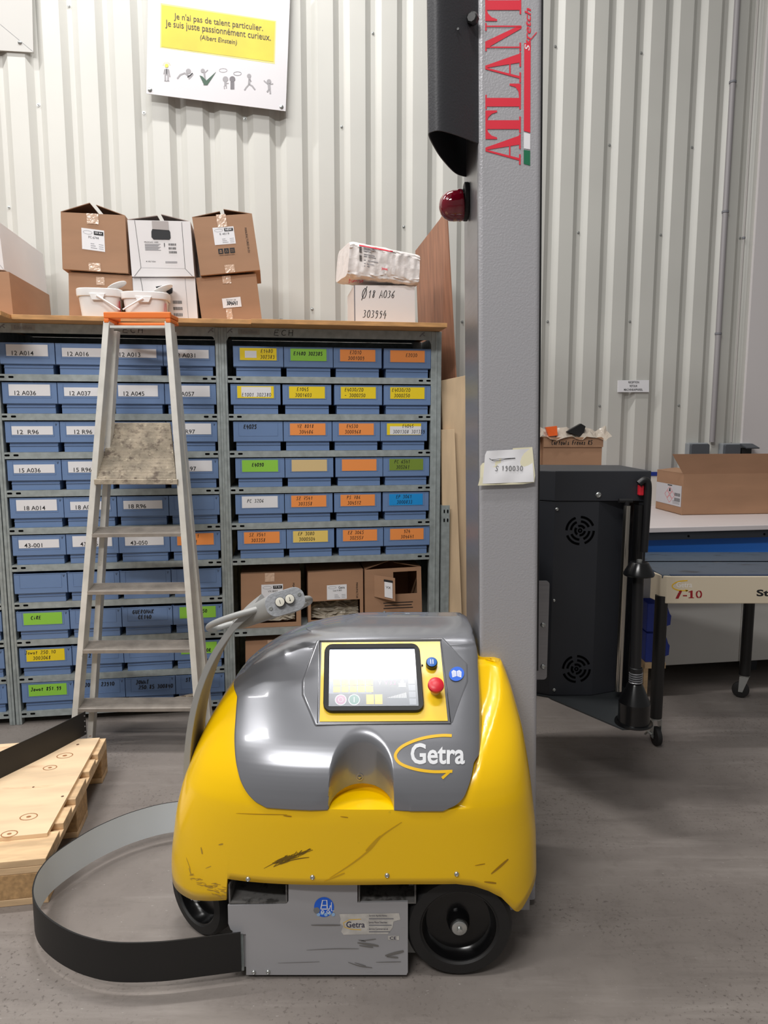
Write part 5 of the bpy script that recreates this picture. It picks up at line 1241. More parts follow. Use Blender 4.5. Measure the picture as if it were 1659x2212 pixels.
for vv in (1154, 1278, 1405, 1532):
    z = on_front(290, vv).z; a = rail_pt(LT, LBm, z); b = rail_pt(RT, RBm, z + .004)
    a = a + Vector((.010, 0, 0)); b = b - Vector((.010, 0, 0)); bk = Vector((0, .078, .020)); dn = Vector((0, .0, -.014))
    m = MB(); m.hexa([a, b, b + dn, a + dn], [a + bk, b + bk, b + bk + dn, a + bk + dn])
    for k in range(1, 7):
        q = bk * (k / 7.0); m.hexa([a + q + Vector((0, 0, .0015)), b + q + Vector((0, 0, .0015)), b + q, a + q], [a + q + Vector((0, .004, .0015)), b + q + Vector((0, .004, .0015)), b + q + Vector((0, .004, 0)), a + q + Vector((0, .004, 0))])
    m.build('step', M_tread, lad, True)
z = on_front(300, 1040).z; a = rail_pt(LT, LBm, z) + Vector((.012, -.004, 0)); b = rail_pt(RT, RBm, z) - Vector((.012, .004, 0))
ra, rb = PY(243, 913, a.y + .16), PY(367, 913, a.y + .16)
m = MB(); nrm = (b - a).cross(ra - a).normalized(); nrm = nrm if nrm.y < 0 else -nrm
m.hexa([ra, rb, b, a], [ra - nrm * .02, rb - nrm * .02, b - nrm * .02, a - nrm * .02])
for k in range(40):
    t0, t1 = k / 40, (k + .5) / 40; q = lambda t: (a.lerp(ra, t), b.lerp(rb, t))
    (l0, r0), (l1, r1) = q(t0), q(t1); o_ = nrm * .002; m.add([l0 + o_, r0 + o_, r1 + o_, l1 + o_, l0, r0, r1, l1], [(0, 1, 2, 3), (4, 5, 1, 0), (6, 7, 3, 2)])
plf = m.build('platform', M_platf, lad, True)
m = MB(); m.hexa([a + Vector((-.006, -.006, .010)), b + Vector((.006, -.006, .010)), b + Vector((.006, -.006, -.012)), a + Vector((-.006, -.006, -.012))], [a + Vector((-.006, .02, .010)), b + Vector((.006, .02, .010)), b + Vector((.006, .02, -.012)), a + Vector((-.006, .02, -.012))]); m.build('platform_edge', M_platf, lad, True, bevel=.002)
# orange top
tl, tr = on_front(224, 686), on_front(369, 686); zt_ = on_front(300, 674).z; zb_ = on_front(300, 691).z
m = MB(); xa, xb, y_ = tl.x, tr.x, tl.y - .004
m.box(xa, xb, y_, y_ + .018, zt_ - .026, zt_); m.box(xa, xa + .022, y_, y_ + .10, zb_ - .012, zt_ - .026); m.box(xb - .022, xb, y_, y_ + .10, zb_ - .012, zt_ - .026)
m.box(xa, xa + .03, y_ + .018, y_ + .12, zt_ - .026, zt_ - .006); m.box(xb - .03, xb, y_ + .018, y_ + .12, zt_ - .026, zt_ - .006); m.box(xa, xb, y_ + .10, y_ + .12, zb_ - .012, zt_ - .03)
m.v = [p - Vector((0, 0, 0)) for p in m.v]
m.build('ladder_top', M_orange, lad, True, bevel=.004)
m = MB(); a = on_front(237, 705); b = on_front(356, 705); m.hexa([a + Vector((0, 0, .004)), b + Vector((0, 0, .004)), b - Vector((0, 0, .006)), a - Vector((0, 0, .006))], [a + Vector((0, .04, .004)), b + Vector((0, .04, .004)), b + Vector((0, .04, -.006)), a + Vector((0, .04, -.006))]); m.build('cross_bar', M_alu, lad, True)
m = MB(); a = PY(200, 1515, 3.08); b = PY(424, 1500, 3.08); m.tube([a, a.lerp(b, .35) - Vector((0, 0, .025)), a.lerp(b, .7) - Vector((0, 0, .02)), b], .008, 8); m.build('strap', M_platf, lad, True)

# ------------------------------------------------------------------ pallet, plywood sheet, steel strip
PA = math.atan2(.164, .986)
pal = thing('wooden_pallet', 'raw wooden pallet with block feet at the left picture edge', 'pallet', (-1.006, 1.967, 0), PA)
LX, LY = 1.2, .82
def pb(name, x0, x1, y0, y1, z0, z1, mt):
    m = MB(); m.box(x0, x1, y0, y1, z0, z1); return m.build(name, mt, pal, bevel=.002)
for y0, y1 in ((0, .10), (.34, .485), (.72, LY)):
    pb('runner', -LX, 0, y0, y1, 0, .022, M_palletwood)
    for x0, x1 in ((-.145, 0), (-.67, -.53), (-LX, -LX + .145)): pb('block', x0, x1, y0, y1, .0222, .10, M_block)
for x0, x1 in ((-.145, 0), (-.67, -.53), (-LX, -LX + .145)): pb('stringer', x0, x1, 0, LY, .1002, .122, M_palletwood)
for y0, y1 in ((0, .145), (.19, .29), (.34, .485), (.535, .635), (.675, LY)): pb('deck_board', -LX, 0, y0, y1, .1222, .144, M_palletwood)
m = MB(); sh = [(-.028, .115), (-.02, .80), (-1.19, .81), (-1.19, .10)]
m.prism(sh, lambda x, y, h: Vector((x, y, h)), 0, .012)
pinv_ = pmat(pal).inverted()
for u, v, r_ in ((62, 1764, .020), (20, 1801, .018), (140, 1632, .022), (108, 1658, .018), (72, 1700, .004), (168, 1608, .006), (135, 1720, .005), (195, 1590, .005)):
    kp = pinv_ @ PZ(u, v, .157); kl = lambda x, y, o=0.0: Vector((x, y, .0124))
    if r_ > .01: ribbon(m, kl, [(kp.x + r_ * 1.3 * math.cos(a), kp.y + r_ * math.sin(a)) for a in [2 * PI * k / 16 for k in range(16)]], .0035, .0, 1, True); put_poly(m, kl, [(kp.x + r_ * .4 * math.cos(a), kp.y + r_ * .3 * math.sin(a)) for a in [2 * PI * k / 8 for k in range(8)]], 0, 1)
    else: put_poly(m, kl, [(kp.x + r_ * math.cos(a), kp.y + r_ * math.sin(a)) for a in [2 * PI * k / 8 for k in range(8)]], 0, 2)
ply = m.build('plywood_sheet', [M_plytop, mat('knot_ring', (164, 112, 72), .6), mat('knot_dot', (96, 64, 44), .6)]); ply.location = (-1.006, 1.967, .1445); ply.rotation_euler = (0, 0, PA)
tag(ply, 'knotty plywood sheet lying on the pallet deck', 'plywood')
zp = .1568
sa, sb, sc2 = PZ(187, 1586, zp), PZ(0, 1682, zp), PZ(-140, 1752, zp)
hgt = PY(187, 1537, sa.y).z - zp
m = MB(); pth = smoothpath([sa, sa.lerp(sb, .5) + Vector((.004, -.006, 0)), sb, sc2], 5); ny = Vector((.35, -.93, 0)) * .004
m.grid([pth, [p + Vector((0, 0, hgt)) for p in pth]], 0, True); bkp = [p - ny for p in pth]
m.grid([[p + Vector((0, 0, hgt)) for p in bkp], bkp], 0, True); m.grid([[p + Vector((0, 0, hgt)) for p in pth], [p + Vector((0, 0, hgt)) for p in bkp]], 0, False)
m.add([pth[0], bkp[0], bkp[0] + Vector((0, 0, hgt)), pth[0] + Vector((0, 0, hgt))], [(0, 1, 2, 3)])
st = m.build('steel_strip', mat('strip_black', (26, 25, 25), .5)); tag(st, 'long black metal strip standing on edge across the plywood sheet', 'metal strip')
for k in range(4):
    m2 = MB(); p = pth[0] + (pth[1] - pth[0]).normalized() * .006 + Vector((.0005, -.0015, hgt * (.15 + .23 * k))); m2.lathe([(.0028, 0), (.0028, .0008), (0, .0008)], p, (.35, -.93, 0), 10); m2.build('rivet_hole', M_greyink, st, True)

# ------------------------------------------------------------------ boards leaning beside the shelving
def slab(name, label, px, w_pts, th, mt, cat='board', group=None):
    """four corners given by pixel and distance behind the shelf fronts"""
    pts = []
    for (u, v), w in zip(px, w_pts):
        s_, z_ = PW(u, v, w); pts.append(SW(s_, w, max(z_, 0)))
    nrm = (pts[1] - pts[0]).cross(pts[2] - pts[0]).normalized()
    if nrm.y < 0: nrm = -nrm
    m = MB(); n = len(pts); m.add(pts + [p + nrm * th for p in pts], [list(range(n))[::-1], list(range(n, 2 * n))] + [[i, (i + 1) % n, n + (i + 1) % n, n + i] for i in range(n)])
    o = m.build(name, mt, None, bevel=.0008); tag(o, label, cat, group); return o
s0 = SC_ + .068
m = MB()
def lean(s, w, z): return SW(s, w, z)
# tall brown panel standing edge-on to the wall, its top cut at a slant
tA = PW(964, 449, .10); tB = PW(897, 542, .62); 
def brown():
    a_top = SW(tA[0], .10, tA[1]); b_top = SW(tB[0], .62, tB[1])
    f_bot = PW(984, 812, .10); sl = (f_bot[0] - tA[0]) / (f_bot[1] - tA[1])
    fb = SW(tA[0] + sl * (0 - tA[1]), .10, 0); bb_ = SW(tB[0] + .06 + sl * .3 * (0 - tB[1]), .62, 0)
    mid_ = a_top.lerp(b_top, .18) + Vector((0, 0, -.012))
    pts = [a_top, mid_, b_top, bb_, fb]; n = 5; nrm = (pts[4] - pts[0]).cross(pts[2] - pts[0]).normalized()
    if nrm.x < 0: nrm = -nrm
    m = MB(); m.add(pts + [p + nrm * .006 for p in pts], [list(range(n))[::-1], list(range(n, 2 * n))] + [[i, (i + 1) % n, n + (i + 1) % n, n + i] for i in range(n)])
    tag(m.build('hardboard_sheet', M_veneer), 'tall brown wood panel with slanted top standing behind the shelving end', 'panel')
brown()
slab('plywood_board', 'wide pale plywood board leaning behind the narrow strip by the mast', [(953, 822), (1012, 810), (1016, 1560), (975, 1560)], [.062, .085, .080, .055], .012, M_ply, 'board', None)
slab('wood_strip', 'narrow knotty pale board leaning beside the shelving end', [(953, 928), (982, 927), (1004, 1545), (962, 1545)], [.030, .036, -.005, -.012], .016, M_ply, 'board', None)
ang = thing('steel_angle', 'short perforated galvanised upright leaning by the shelving end', 'steel profile', SW(SC_ + .059, -.012, 0), AW)
q0 = PW(950, 1092, -.012); q1 = PW(967, 1092, -.012); hh = q0[1]; ww = q1[0] - q0[0]
m = MB(); m.box(.0, ww * .52, 0, .003, 0, hh); m.box(ww * .52, ww, .001, .004, 0, hh); m.box(0, .003, .003, .035, 0, hh); m.build('profile', M_galv, ang)
for zz in (.03, .075):
    for xx in (.3, .74):
        m = MB(); put_poly(m, lambda x, y, o: Vector((x, -.0008, y)), rrect(ww * xx - .0035, ww * xx + .0035, hh - zz - .009, hh - zz + .009, .003, 3)); m.build('slot', M_dark, ang)

# ------------------------------------------------------------------ poster and wall signs
WP = WC - .055
def onwall(u, v, off=0.0): s_, z_ = PW(u, v, WP - off); return SW(s_, WP - off, z_)
bl, br = onwall(316, 202), onwall(617, 240); tlp = onwall(319, 0); trp = onwall(627, 0)
uxp = (br - bl).normalized(); upv = ((tlp - bl).normalized() + (trp - br).normalized()).normalized()
pw_ = (br - bl).length; ph_ = pw_ * .95
pos = thing('poster', 'white poster with a yellow text panel and small figures, high on the cladding', 'poster', bl)
FPo = Frame(bl, uxp, upv); FPo.n = -DW
sheet = lambda x, y, o=0.0: bl + (uxp * x + upv * y) - DW * o
m = MB(); m.hexa([sheet(0, ph_), sheet(pw_, ph_), sheet(pw_, 0), sheet(0, 0)], [sheet(0, ph_, -.004), sheet(pw_, ph_, -.004), sheet(pw_, 0, -.004), sheet(0, 0, -.004)]); psh = m.build('poster_sheet', mat('poster_paper', (206, 203, 206), .45), pos, True)
kx, ky = pw_ / 301, pw_ / 303
def pinvp(u, v):
    p = onwall(u, v); q = p - bl
    # solve in the (ux, up) basis
    a11, a12, a22 = 1, uxp.dot(upv), 1; b1, b2 = q.dot(uxp), q.dot(upv); d_ = a11 * a22 - a12 * a12
    return (b1 - a12 * b2) / d_, (b2 - a12 * b1) / d_
atp = lambda u, v, o=0.0: sheet(*pinvp(u, -v), .0006 + o)
yq = [(349.5, 11), (594, 47), (591, 134), (348.5, 101)]
m = MB(); put_poly(m, atp, [(u, -v) for u, v in yq]); M_py = mat('poster_yellow', (212, 190, 52), .45, var=.05, vscale=6); ypn = m.build('yellow_panel', M_py, psh, True)
m = MB(); cq = sum((Vector((u, v, 0)) for u, v in yq), Vector()) / 4
put_poly(m, lambda u, v, o: atp(u, v, -.0002), [((u - cq.x) * 1.022 + cq.x, -((v - cq.y) * 1.07 + cq.y)) for u, v in yq]); m.build('panel_halo', mat('poster_pale_yellow', (212, 202, 130), .45), psh, True)
def ptxt(m, body, a, b, h, sh=0.0, mi=0):
    # a,b pixel ends of the base line; h cap height in pixels
    A_, B_ = Vector((a[0], -a[1], 0)), Vector((b[0], -b[1], 0)); d_ = B_ - A_; 
    vs, fs, asp = glyphs(body, sh, .004)
    m.add([atp(A_.x + d_.x * x - .02 * h * y, A_.y + d_.y * x + h * y, .0018) for x, y in vs], fs, mi)
m = MB(); ptxt(m, "Je n'ai pas de talent particulier.", (376, 45.5), (568, 71.5), 18); ptxt(m, 'Je suis juste passionnément curieux.', (357.5, 61.5), (585, 93), 19); ptxt(m, '(Albert Einstein)', (432.5, 88.5), (512, 100), 13.5, .15); m.build('lettering', mat('poster_ink', (62, 56, 40), .5), psh, True)
def fig(m, cx, cy, s_, limbs, head, mi=0, hm=0):
    for pts, wd in limbs: ribbon(m, atp, [(cx + x * s_, -(cy + y * s_)) for x, y in pts], wd * s_, .0004, mi)
    put_poly(m, atp, [(cx + head[0] * s_ + head[2] * s_ * math.cos(a), -(cy + head[1] * s_) + head[2] * s_ * math.sin(a)) for a in [2 * PI * k / 14 for k in range(14)]], .0007, hm)
FIGM = [mat('figure_grey', (150, 147, 150), .5), mat('figure_green', (52, 84, 66), .5), M_ink, mat('bulb_yellow', (226, 208, 84), .5), mat('figure_dark', (112, 108, 112), .5), M_greyink]
m = MB()
fig(m, 360, 158, 1, [([(0, -9), (0, 4)], 8), ([(-3, 4), (-3, 17)], 3.2), ([(3, 4), (3, 17)], 3.2), ([(-4, -8), (-6, 2)], 2.4), ([(4, -8), (7, 8)], 2.4), ([(-5, 17), (6, 17)], 1.5)], (0, -16, 4.2), 0, 3)
ribbon(m, atp, [(360, -149), (360, -160)], 1.8, .0008, 2)
for k in range(8): a = PI * (k + .5) / 8; ribbon(m, atp, [(360 + 6 * math.cos(a), -142 + 6 * math.sin(a)), (360 + 8.5 * math.cos(a), -142 + 8.5 * math.sin(a))], .6, .0004, 3)
m.build('figure', FIGM, psh, True)
m = MB()
fig(m, 403, 162, 1, [([(-20, 8), (-14, 0), (-4, -4), (4, 2)], 3.5), ([(2, 0), (8, 6), (14, -2)], 3), ([(4, 2), (6, 9)], 2.5)], (4, -8, 5.6), 0, 0)
ribbon(m, atp, [(405, -167), (412, -162), (416, -158)], 2.4, .0008, 2)
m.build('figure', FIGM, psh, True)
m = MB()
fig(m, 441, 162, 1, [([(0, -6), (2, 10), (0, 22)], 4), ([(2, -5), (8, -11)], 2)], (-3, -9, 4.5), 0, 0)
put_poly(m, atp, [(431, -163), (437, -165), (446, -174), (467, -155), (448, -184), (441, -184)], .0009, 1)
m.build('figure', FIGM, psh, True)
m = MB()
fig(m, 487, 180, 1, [([(0, -4), (0, 6)], 5), ([(-3, 6), (-2, 12)], 2), ([(2, 6), (2, 11)], 2), ([(2, 0), (7, 0)], 1.8)], (0, -9, 6), 0, 0)
m.build('figure', FIGM, psh, True)
m = MB()
fig(m, 502, 181, 1, [([(0, -4), (0, 12)], 8.5)], (0, -10, 6.3), 4, 4)
for cx, cy, mi in ((482, 152, 0), (513, 159, 5)): ribbon(m, atp, [(cx + 8.5 * math.cos(a), -cy + 4 * math.sin(a)) for a in [2 * PI * k / 18 for k in range(18)]], .8, .0004, mi, True)
m.build('figure', FIGM, psh, True)
m = MB()
fig(m, 538, 178, 1, [([(1, -10), (0, 4)], 5), ([(0, 4), (-6, 11), (-10, 17)], 3), ([(0, 4), (7, 8), (13, 16)], 3), ([(1, -6), (5, -2)], 2)], (0, -14, 4.5), 0, 0)
m.build('figure', FIGM, psh, True)
m = MB()
fig(m, 581, 187, 1, [([(0, -6), (1, 6)], 6), ([(0, 6), (-4, 12)], 3.4), ([(2, 6), (3, 16)], 3.4), ([(-2, -5), (-8, -10), (-11, -13)], 2.4), ([(2, -5), (9, -6)], 2.4)], (0, -11, 4.8), 0, 0)
m.build('figure', FIGM, psh, True)
for u, v in ((324, 194), (608, 231)):
    m = MB(); m.lathe([(.011, 0), (.011, .002), (.007, .005), (0, .006)], onwall(u, v, .0), -DW, 16); m.build('screw', M_zinc, pos, True)
def wallplate(name, label, px, th, mt, cat):
    pts = [onwall(u, v) for u, v in px]
    m = MB(); m.hexa(pts, [p + DW * th for p in pts]); t = thing(name, label, cat, pts[3]); o = m.build('plate', mt, t, True); return t, o
WP = WC - .012
t, o = wallplate('cover_sheet', 'white metal sheet screwed to the cladding, top left corner', [(-80, -60), (68, -60), (72, 113), (-80, 104)], .01, mat('sheet_white', (184, 182, 178), .45), 'metal sheet')
m = MB(); ribbon(m, lambda u, v, o_: onwall(u, -v, .0008), [(0, -52), (72, -112)], .6); m.build('crease', M_greyink, t, True)
m = MB(); m.lathe([(.010, 0), (.010, .002), (.006, .006), (0, .007)], onwall(43, 92), -DW, 14); m.build('screw', M_zinc, t, True)
t, o = wallplate('wall_sign', 'small white sign lettered RECEPTION RETOUR on the cladding', [(1335, 821.5), (1402, 821), (1402, 847), (1334.5, 847)], .006, M_paper, 'sign')
m = MB()
for tx, a, b, y in (('RECEPTION', 1357.5, 1380.5, 828), ('RETOUR', 1360.5, 1376.8, 836), ('MACHINE/APPAREIL', 1348, 1388.5, 844)): put_text(m, lambda u, v, o_: onwall(u, -v, .0008), tx, a, -y, b, -y + 4.6, bold=.012)
m.build('lettering', M_ink, o, True)
# conduit and sockets
def pipe(name, label, u0, v0, u1, v1, r, mt, clips):
    a = PW(u0, v0, WC - r); b = PW(u1, v1, WC - r); k = (b[0] - a[0]) / (b[1] - a[1])
    s_at = lambda z: a[0] + k * (z - a[1])
    sm = (a[0] + b[0]) / 2
    t = thing(name, label, 'pipe', SW(sm, WC - r, b[1]))
    m = MB(); m.tube([SW(sm, WC - r - .002, b[1]), SW(sm, WC - r - .002, 4.6)], r, 14); m.build('tube', mt, t, True)
    for v in clips:
        z = PW(u0, v, WC)[1]; m = MB(); m.tube([SW(sm, WC - r - .002, z - .006), SW(sm, WC - r - .002, z + .006)], r + .004, 14); m.build('clip', M_greyink, t, True)
pipe('conduit', 'thick grey conduit running down the cladding to the left socket', 1569, 350, 1541, 955, .017, mat('conduit_grey', (150, 146, 148), .5), (180, 460, 722))
pipe('cable_tube', 'thin tube running down the cladding to the right socket', 1609, 350, 1586, 955, .006, mat('tube_grey', (176, 172, 168), .5), (515,))
def socket(label, u0, v0, u1, v1, second):
    a = PW(u0, v0, WC - .07); b = PW(u1, v1, WC - .07)
    t = thing('power_socket', label, 'socket', SW(a[0], WC, b[1]), AW, 'grey sockets on the cladding'); w_ = b[0] - a[0]; h_ = a[1] - b[1]
    m = MB(); m.box(0, w_, -.045, -.0005, 0, h_); m.build('housing', mat('socket_grey', (146, 150, 154), .5), t, bevel=.006)
    m = MB(); m.prism(rrect(.006, w_ * (.55 if second else .97), .01, h_ - .006, .012), lambda x, y, h: Vector((x, h, y)), -.066, -.046); m.build('front_cover', mat('socket_dark', (84, 88, 94), .5), t, bevel=.003)
    if second:
        m = MB(); m.prism([(0, 0), (.07, -.022), (.072, -.016), (.002, .008)], lambda x, y, h: Vector((w_ * .56 + h, -.05 - x, h_ * .93 + y)), 0, w_ * .42); m.build('flap', mat('socket_flap', (70, 74, 80), .5), t)
        m = MB(); m.box(w_ * .6, w_ * .92, -.062, -.046, .02, h_ * .8); m.build('outlet', M_black, t)
socket('left grey socket behind the large open box', 1493, 957, 1533, 1008, False)
socket('right grey socket with raised lid behind the large open box', 1566, 958, 1628, 1008, True)

# ------------------------------------------------------------------ workbench, cupboard, boxes on it
BZ = .90
f0 = PZ(1530, 1137, BZ); f0.z = 0; bd = DS.copy(); bn = Vector((-bd.y, bd.x, 0))
ba = math.atan2(bd.y, bd.x); O = f0 - bd * .72
wbk = (SW(PW(1500, 900, WC)[0], WC, 0) - O).dot(bn) - .015
bench = thing('workbench', 'long white-topped workbench with black apron along the cladding', 'workbench', (O.x, O.y, 0), ba)
m = MB(); m.box(0, 2.4, 0, wbk, BZ - .026, BZ); m.build('bench_top', M_offwhite, bench, bevel=.003)
m = MB(); m.box(.03, 2.38, .012, .05, BZ - .066, BZ - .0265); m.build('apron', M_black2, bench)
for xx in (.62, 1.05, 1.55):
    m = MB(); m.lathe([(.006, 0), (.005, .003), (0, .003)], Vector((xx, .012, BZ - .05)), (0, -1, 0), 10); m.build('bolt', M_dark, bench)
m = MB(); m.box(.03, 2.38, .06, .08, BZ - .235, BZ - .067); m.build('drawer_front', M_blue, bench)
for xx in (.05, 2.3):
    for yy in (.09, wbk - .06):
        m = MB(); m.box(xx, xx + .05, yy, yy + .05, 0, BZ - .236); m.build('leg', M_black2, bench)
m = MB(); m.box(.0, 2.4, wbk - .004, wbk + .008, BZ + .0005, BZ + .19); sp = m.build('splashback', M_cupboard, bench)
m = MB(); m.box(.0, 2.4, wbk - .008, wbk + .008, BZ + .19, BZ + .215); m.build('edge_strip', mat('strip_blue', (40, 62, 150), .4), bench)
# cupboard under the bench
cy0 = .20; cb0 = O + bn * cy0
cupL = (PY(1420, 1380, 3.75).x - O.x) / bd.x; cupS = .0
def on_b(u, v, y):        # hit the plane parallel to the bench front at depth y behind it
    r = ray(u, v); t = ((O - EYE).dot(bn) + y) / r.dot(bn); p = EYE + r * t - O; return (p.dot(bd), p.z)
c0 = on_b(1436, 1436, cy0); c1 = on_b(1595, 1436, cy0)
cup = thing('cupboard', 'low pale cupboard with two doors standing under the workbench', 'cupboard', tuple(O + bn * cy0), ba)
zb_ = on_b(1500, 1434, cy0)[1]; zt_ = BZ - .245
m = MB(); m.box(c0[0] - .35, c0[0] + 1.5, .021, .42, zb_, zt_); m.build('carcass', M_cupboard, cup)
m = MB(); m.box(c0[0] - .35, c1[0] - .002, 0, .02, zb_, zt_); m.build('door', M_cupboard, cup, bevel=.002)
m = MB(); m.box(c1[0] + .002, c0[0] + 1.5, 0, .02, zb_, zt_); m.build('door', M_cupboard, cup, bevel=.002)
for xx in (c0[0] - .3, c0[0] + .6, c0[0] + 1.4):
    m = MB(); m.box(xx, xx + .04, .10, .14, 0, zb_ - .0005); m.build('foot', M_black2, cup)
m = MB(); m.box(c0[0] - .3, c0[0] + 1.45, .38, .40, .01, zb_ - .001); m.build('plinth', M_black2, cup)
# open carton on the bench
ca, cb = PZ(1472, 1113, BZ), PZ(1416, 1098, BZ); cd_ = (PZ(1659, 1110, BZ) - ca).normalized(); cn_ = Vector((-cd_.y, cd_.x, 0)); dep = min((cb - ca).length, .42)
lft = (cb - ca).normalized()
bx_ = thing('cardboard_box', 'large open brown carton with hazard label lying on the workbench', 'box', (ca.x, ca.y, BZ))
LB = .85; HB = PY(1472, 1024, ca.y).z - BZ
pA, pB, pC, pD = ca, ca + cd_ * LB, ca + cd_ * LB + lft * dep, ca + lft * dep
Z = Vector((0, 0, 1)); e0 = Z * .0008
m = MB()
def wallp(m, a, b, h, th=.005):
    d_ = (b - a).normalized(); n_ = Vector((-d_.y, d_.x, 0)) * th
    m.hexa([a + e0 + Z * h, b + e0 + Z * h, b + e0, a + e0], [a + e0 + Z * h + n_, b + e0 + Z * h + n_, b + e0 + n_, a + e0 + n_])
wallp(m, pA, pB, HB); wallp(m, pB, pC, HB); wallp(m, pC, pD, HB); wallp(m, pD, pA, HB); m.hexa([pD + e0, pC + e0, pB + e0, pA + e0], [p + e0 + Z * .004 for p in (pD, pC, pB, pA)])
m.build('carton_body', [M_card, M_carddark], bx_, True)
fo = PY(1453, 981, ca.y - .10) - (ca + Z * HB); fo = Vector((-.03, -.05, fo.z))
t1 = PY(1453, 981, ca.y - .06); t2 = t1 + cd_ * (LB + .05)
m = MB(); a_, b_ = pA + Z * HB, pB + Z * HB; m.hexa([t1, t2, b_, a_], [t1 + Vector((0, .005, 0)), t2 + Vector((0, .005, 0)), b_ + Vector((0, .005, 0)), a_ + Vector((0, .005, 0))]); m.build('flap', M_card, bx_, True)
m = MB(); a_, b_ = pD + Z * HB, pA + Z * HB; q_ = cd_ * .12 + Z * .012; m.hexa([a_ + q_, b_ + q_ * .9, b_, a_], [a_ + q_ + Z * .004, b_ + q_ * .9 + Z * .004, b_ + Z * .004, a_ + Z * .004]); m.build('flap', M_card, bx_, True)
sd = lambda x, y, o=0.0: pD.lerp(pA, x) + e0 + Z * (HB * y) + Vector((lft.y, -lft.x, 0)) * -(.0012 + o)
sn_ = Vector((-lft.y, lft.x, 0)); sn_ = sn_ if sn_.x < 0 else -sn_
sd = lambda x, y, o=0.0: pD.lerp(pA, x) + e0 + Z * (HB * y) + sn_ * (.0012 + o)
m = MB(); put_rect(m, sd, .0, .19, .97, .70); lb = m.build('label', mat('label_grey', (204, 202, 206), .5), bx_, True)
m = MB(); put_rect(m, sd, .40, .20, .96, .69, .0004, 0)
for cx, cy in ((.54, .55), (.44, .44), (.64, .44), (.54, .33)): ribbon(m, sd, [(cx - .09, cy), (cx, cy + .09), (cx + .09, cy), (cx, cy - .09)], .012, .0008, 2, True)
put_poly(m, sd, [(.51, .52), (.57, .52), (.56, .60), (.52, .60)], .0008, 1); put_rect(m, sd, .45, .66, .62, .685, .0008, 1)
for r in range(2):
    for q in range(9): put_rect(m, sd, .72 + .024 * q, .43 - .12 * r, .732 + .024 * q + .004 * (q % 2), .51 - .12 * r, .0008, 1)
for r in range(3): put_rect(m, sd, .66, .24 + .03 * r, .92, .25 + .03 * r, .0008, 3)
m.build('lettering', [M_paper, M_ink, M_red, M_greyink], lb, True)
# carton with bubble wrap behind the film carriage
yq_ = 3.95
k0, k1 = PY(1180, 1010, yq_), PY(1291, 1010, yq_); kt = PY(1230, 945, yq_).z
cbx = thing('cardboard_box', 'brown carton marked K5 topped with bubble wrap, behind the film carriage', 'box', (k0.x, yq_, BZ + .0008))
wd_, hd_, dp_ = k1.x - k0.x + .02, kt - BZ, .28
m = MB(); T = .005
m.box(-.02, wd_, 0, T, 0, hd_); m.box(-.02, wd_, dp_ - T, dp_, 0, hd_); m.box(-.02, -.02 + T, T, dp_ - T, 0, hd_); m.box(wd_ - T, wd_, T, dp_ - T, 0, hd_); m.box(-.02, wd_, T, dp_ - T, 0, T); m.build('carton_body', M_card, cbx)
m = MB(); m.prism([(-.16, .02), (-.02, 0), (-.02, hd_), (-.16, hd_ - .01)], lambda x, z, h: Vector((x, .05 + h - (x + .02) * .5, z)), 0, .005); m.build('side_flap', M_card, cbx)
zf = PY(1230, 966, yq_).z - BZ
m = MB(); m.box(-.02, wd_ + .004, -.006, -.001, zf, hd_ - .004); fl_ = m.build('flap', M_card, cbx)
m = MB(); z0_ = PY(1230, 961, yq_).z - BZ; put_hand(m, lambda x, y, o: Vector((x, -.0068 - o, y)), 'Cartouls Frenes K5', PY(1190, 950, yq_).x - k0.x, z0_, PY(1279, 950, yq_).x - k0.x, z0_ + .024, .0036, jit=.5); m.build('handwriting', M_ink, fl_)
m = MB(); rnd = random.Random(9); n = 20
m.grid([[Vector((-.05 + (wd_ + .10) * i / n, -.012 - rnd.uniform(0, .012) + (.10 * (j / 5) if j > 3 else 0), hd_ - .055 + .085 * j / 5 + rnd.uniform(-.008, .008) + .012 * math.sin(i))) for i in range(n + 1)] for j in range(3, 7)], smooth=False); m.build('bubble_wrap', mat('wrap_film', (192, 180, 166), .2, spec=.8, bump=.8, bscale=60), cbx)
m = MB(); m.hexa([Vector((-.0, .04, hd_ + .055)), Vector((.06, .03, hd_ + .062)), Vector((.065, .03, hd_ + .01)), Vector((.02, .04, hd_ + .005))], [Vector((-.0, .07, hd_ + .055)), Vector((.06, .07, hd_ + .062)), Vector((.065, .07, hd_ + .01)), Vector((.02, .07, hd_ + .005))]); tg = m.build('orange_handle', mat('tool_orange', (240, 104, 40), .4), cbx)
m = MB(); m.hexa([Vector((.12, .05, hd_ + .03)), Vector((.20, .05, hd_ + .075)), Vector((.225, .05, hd_ + .06)), Vector((.21, .05, hd_ + .0))], [Vector((.12, .09, hd_ + .03)), Vector((.20, .09, hd_ + .075)), Vector((.225, .09, hd_ + .06)), Vector((.21, .09, hd_ + .0))]); m.build('black_clip', M_black, cbx)

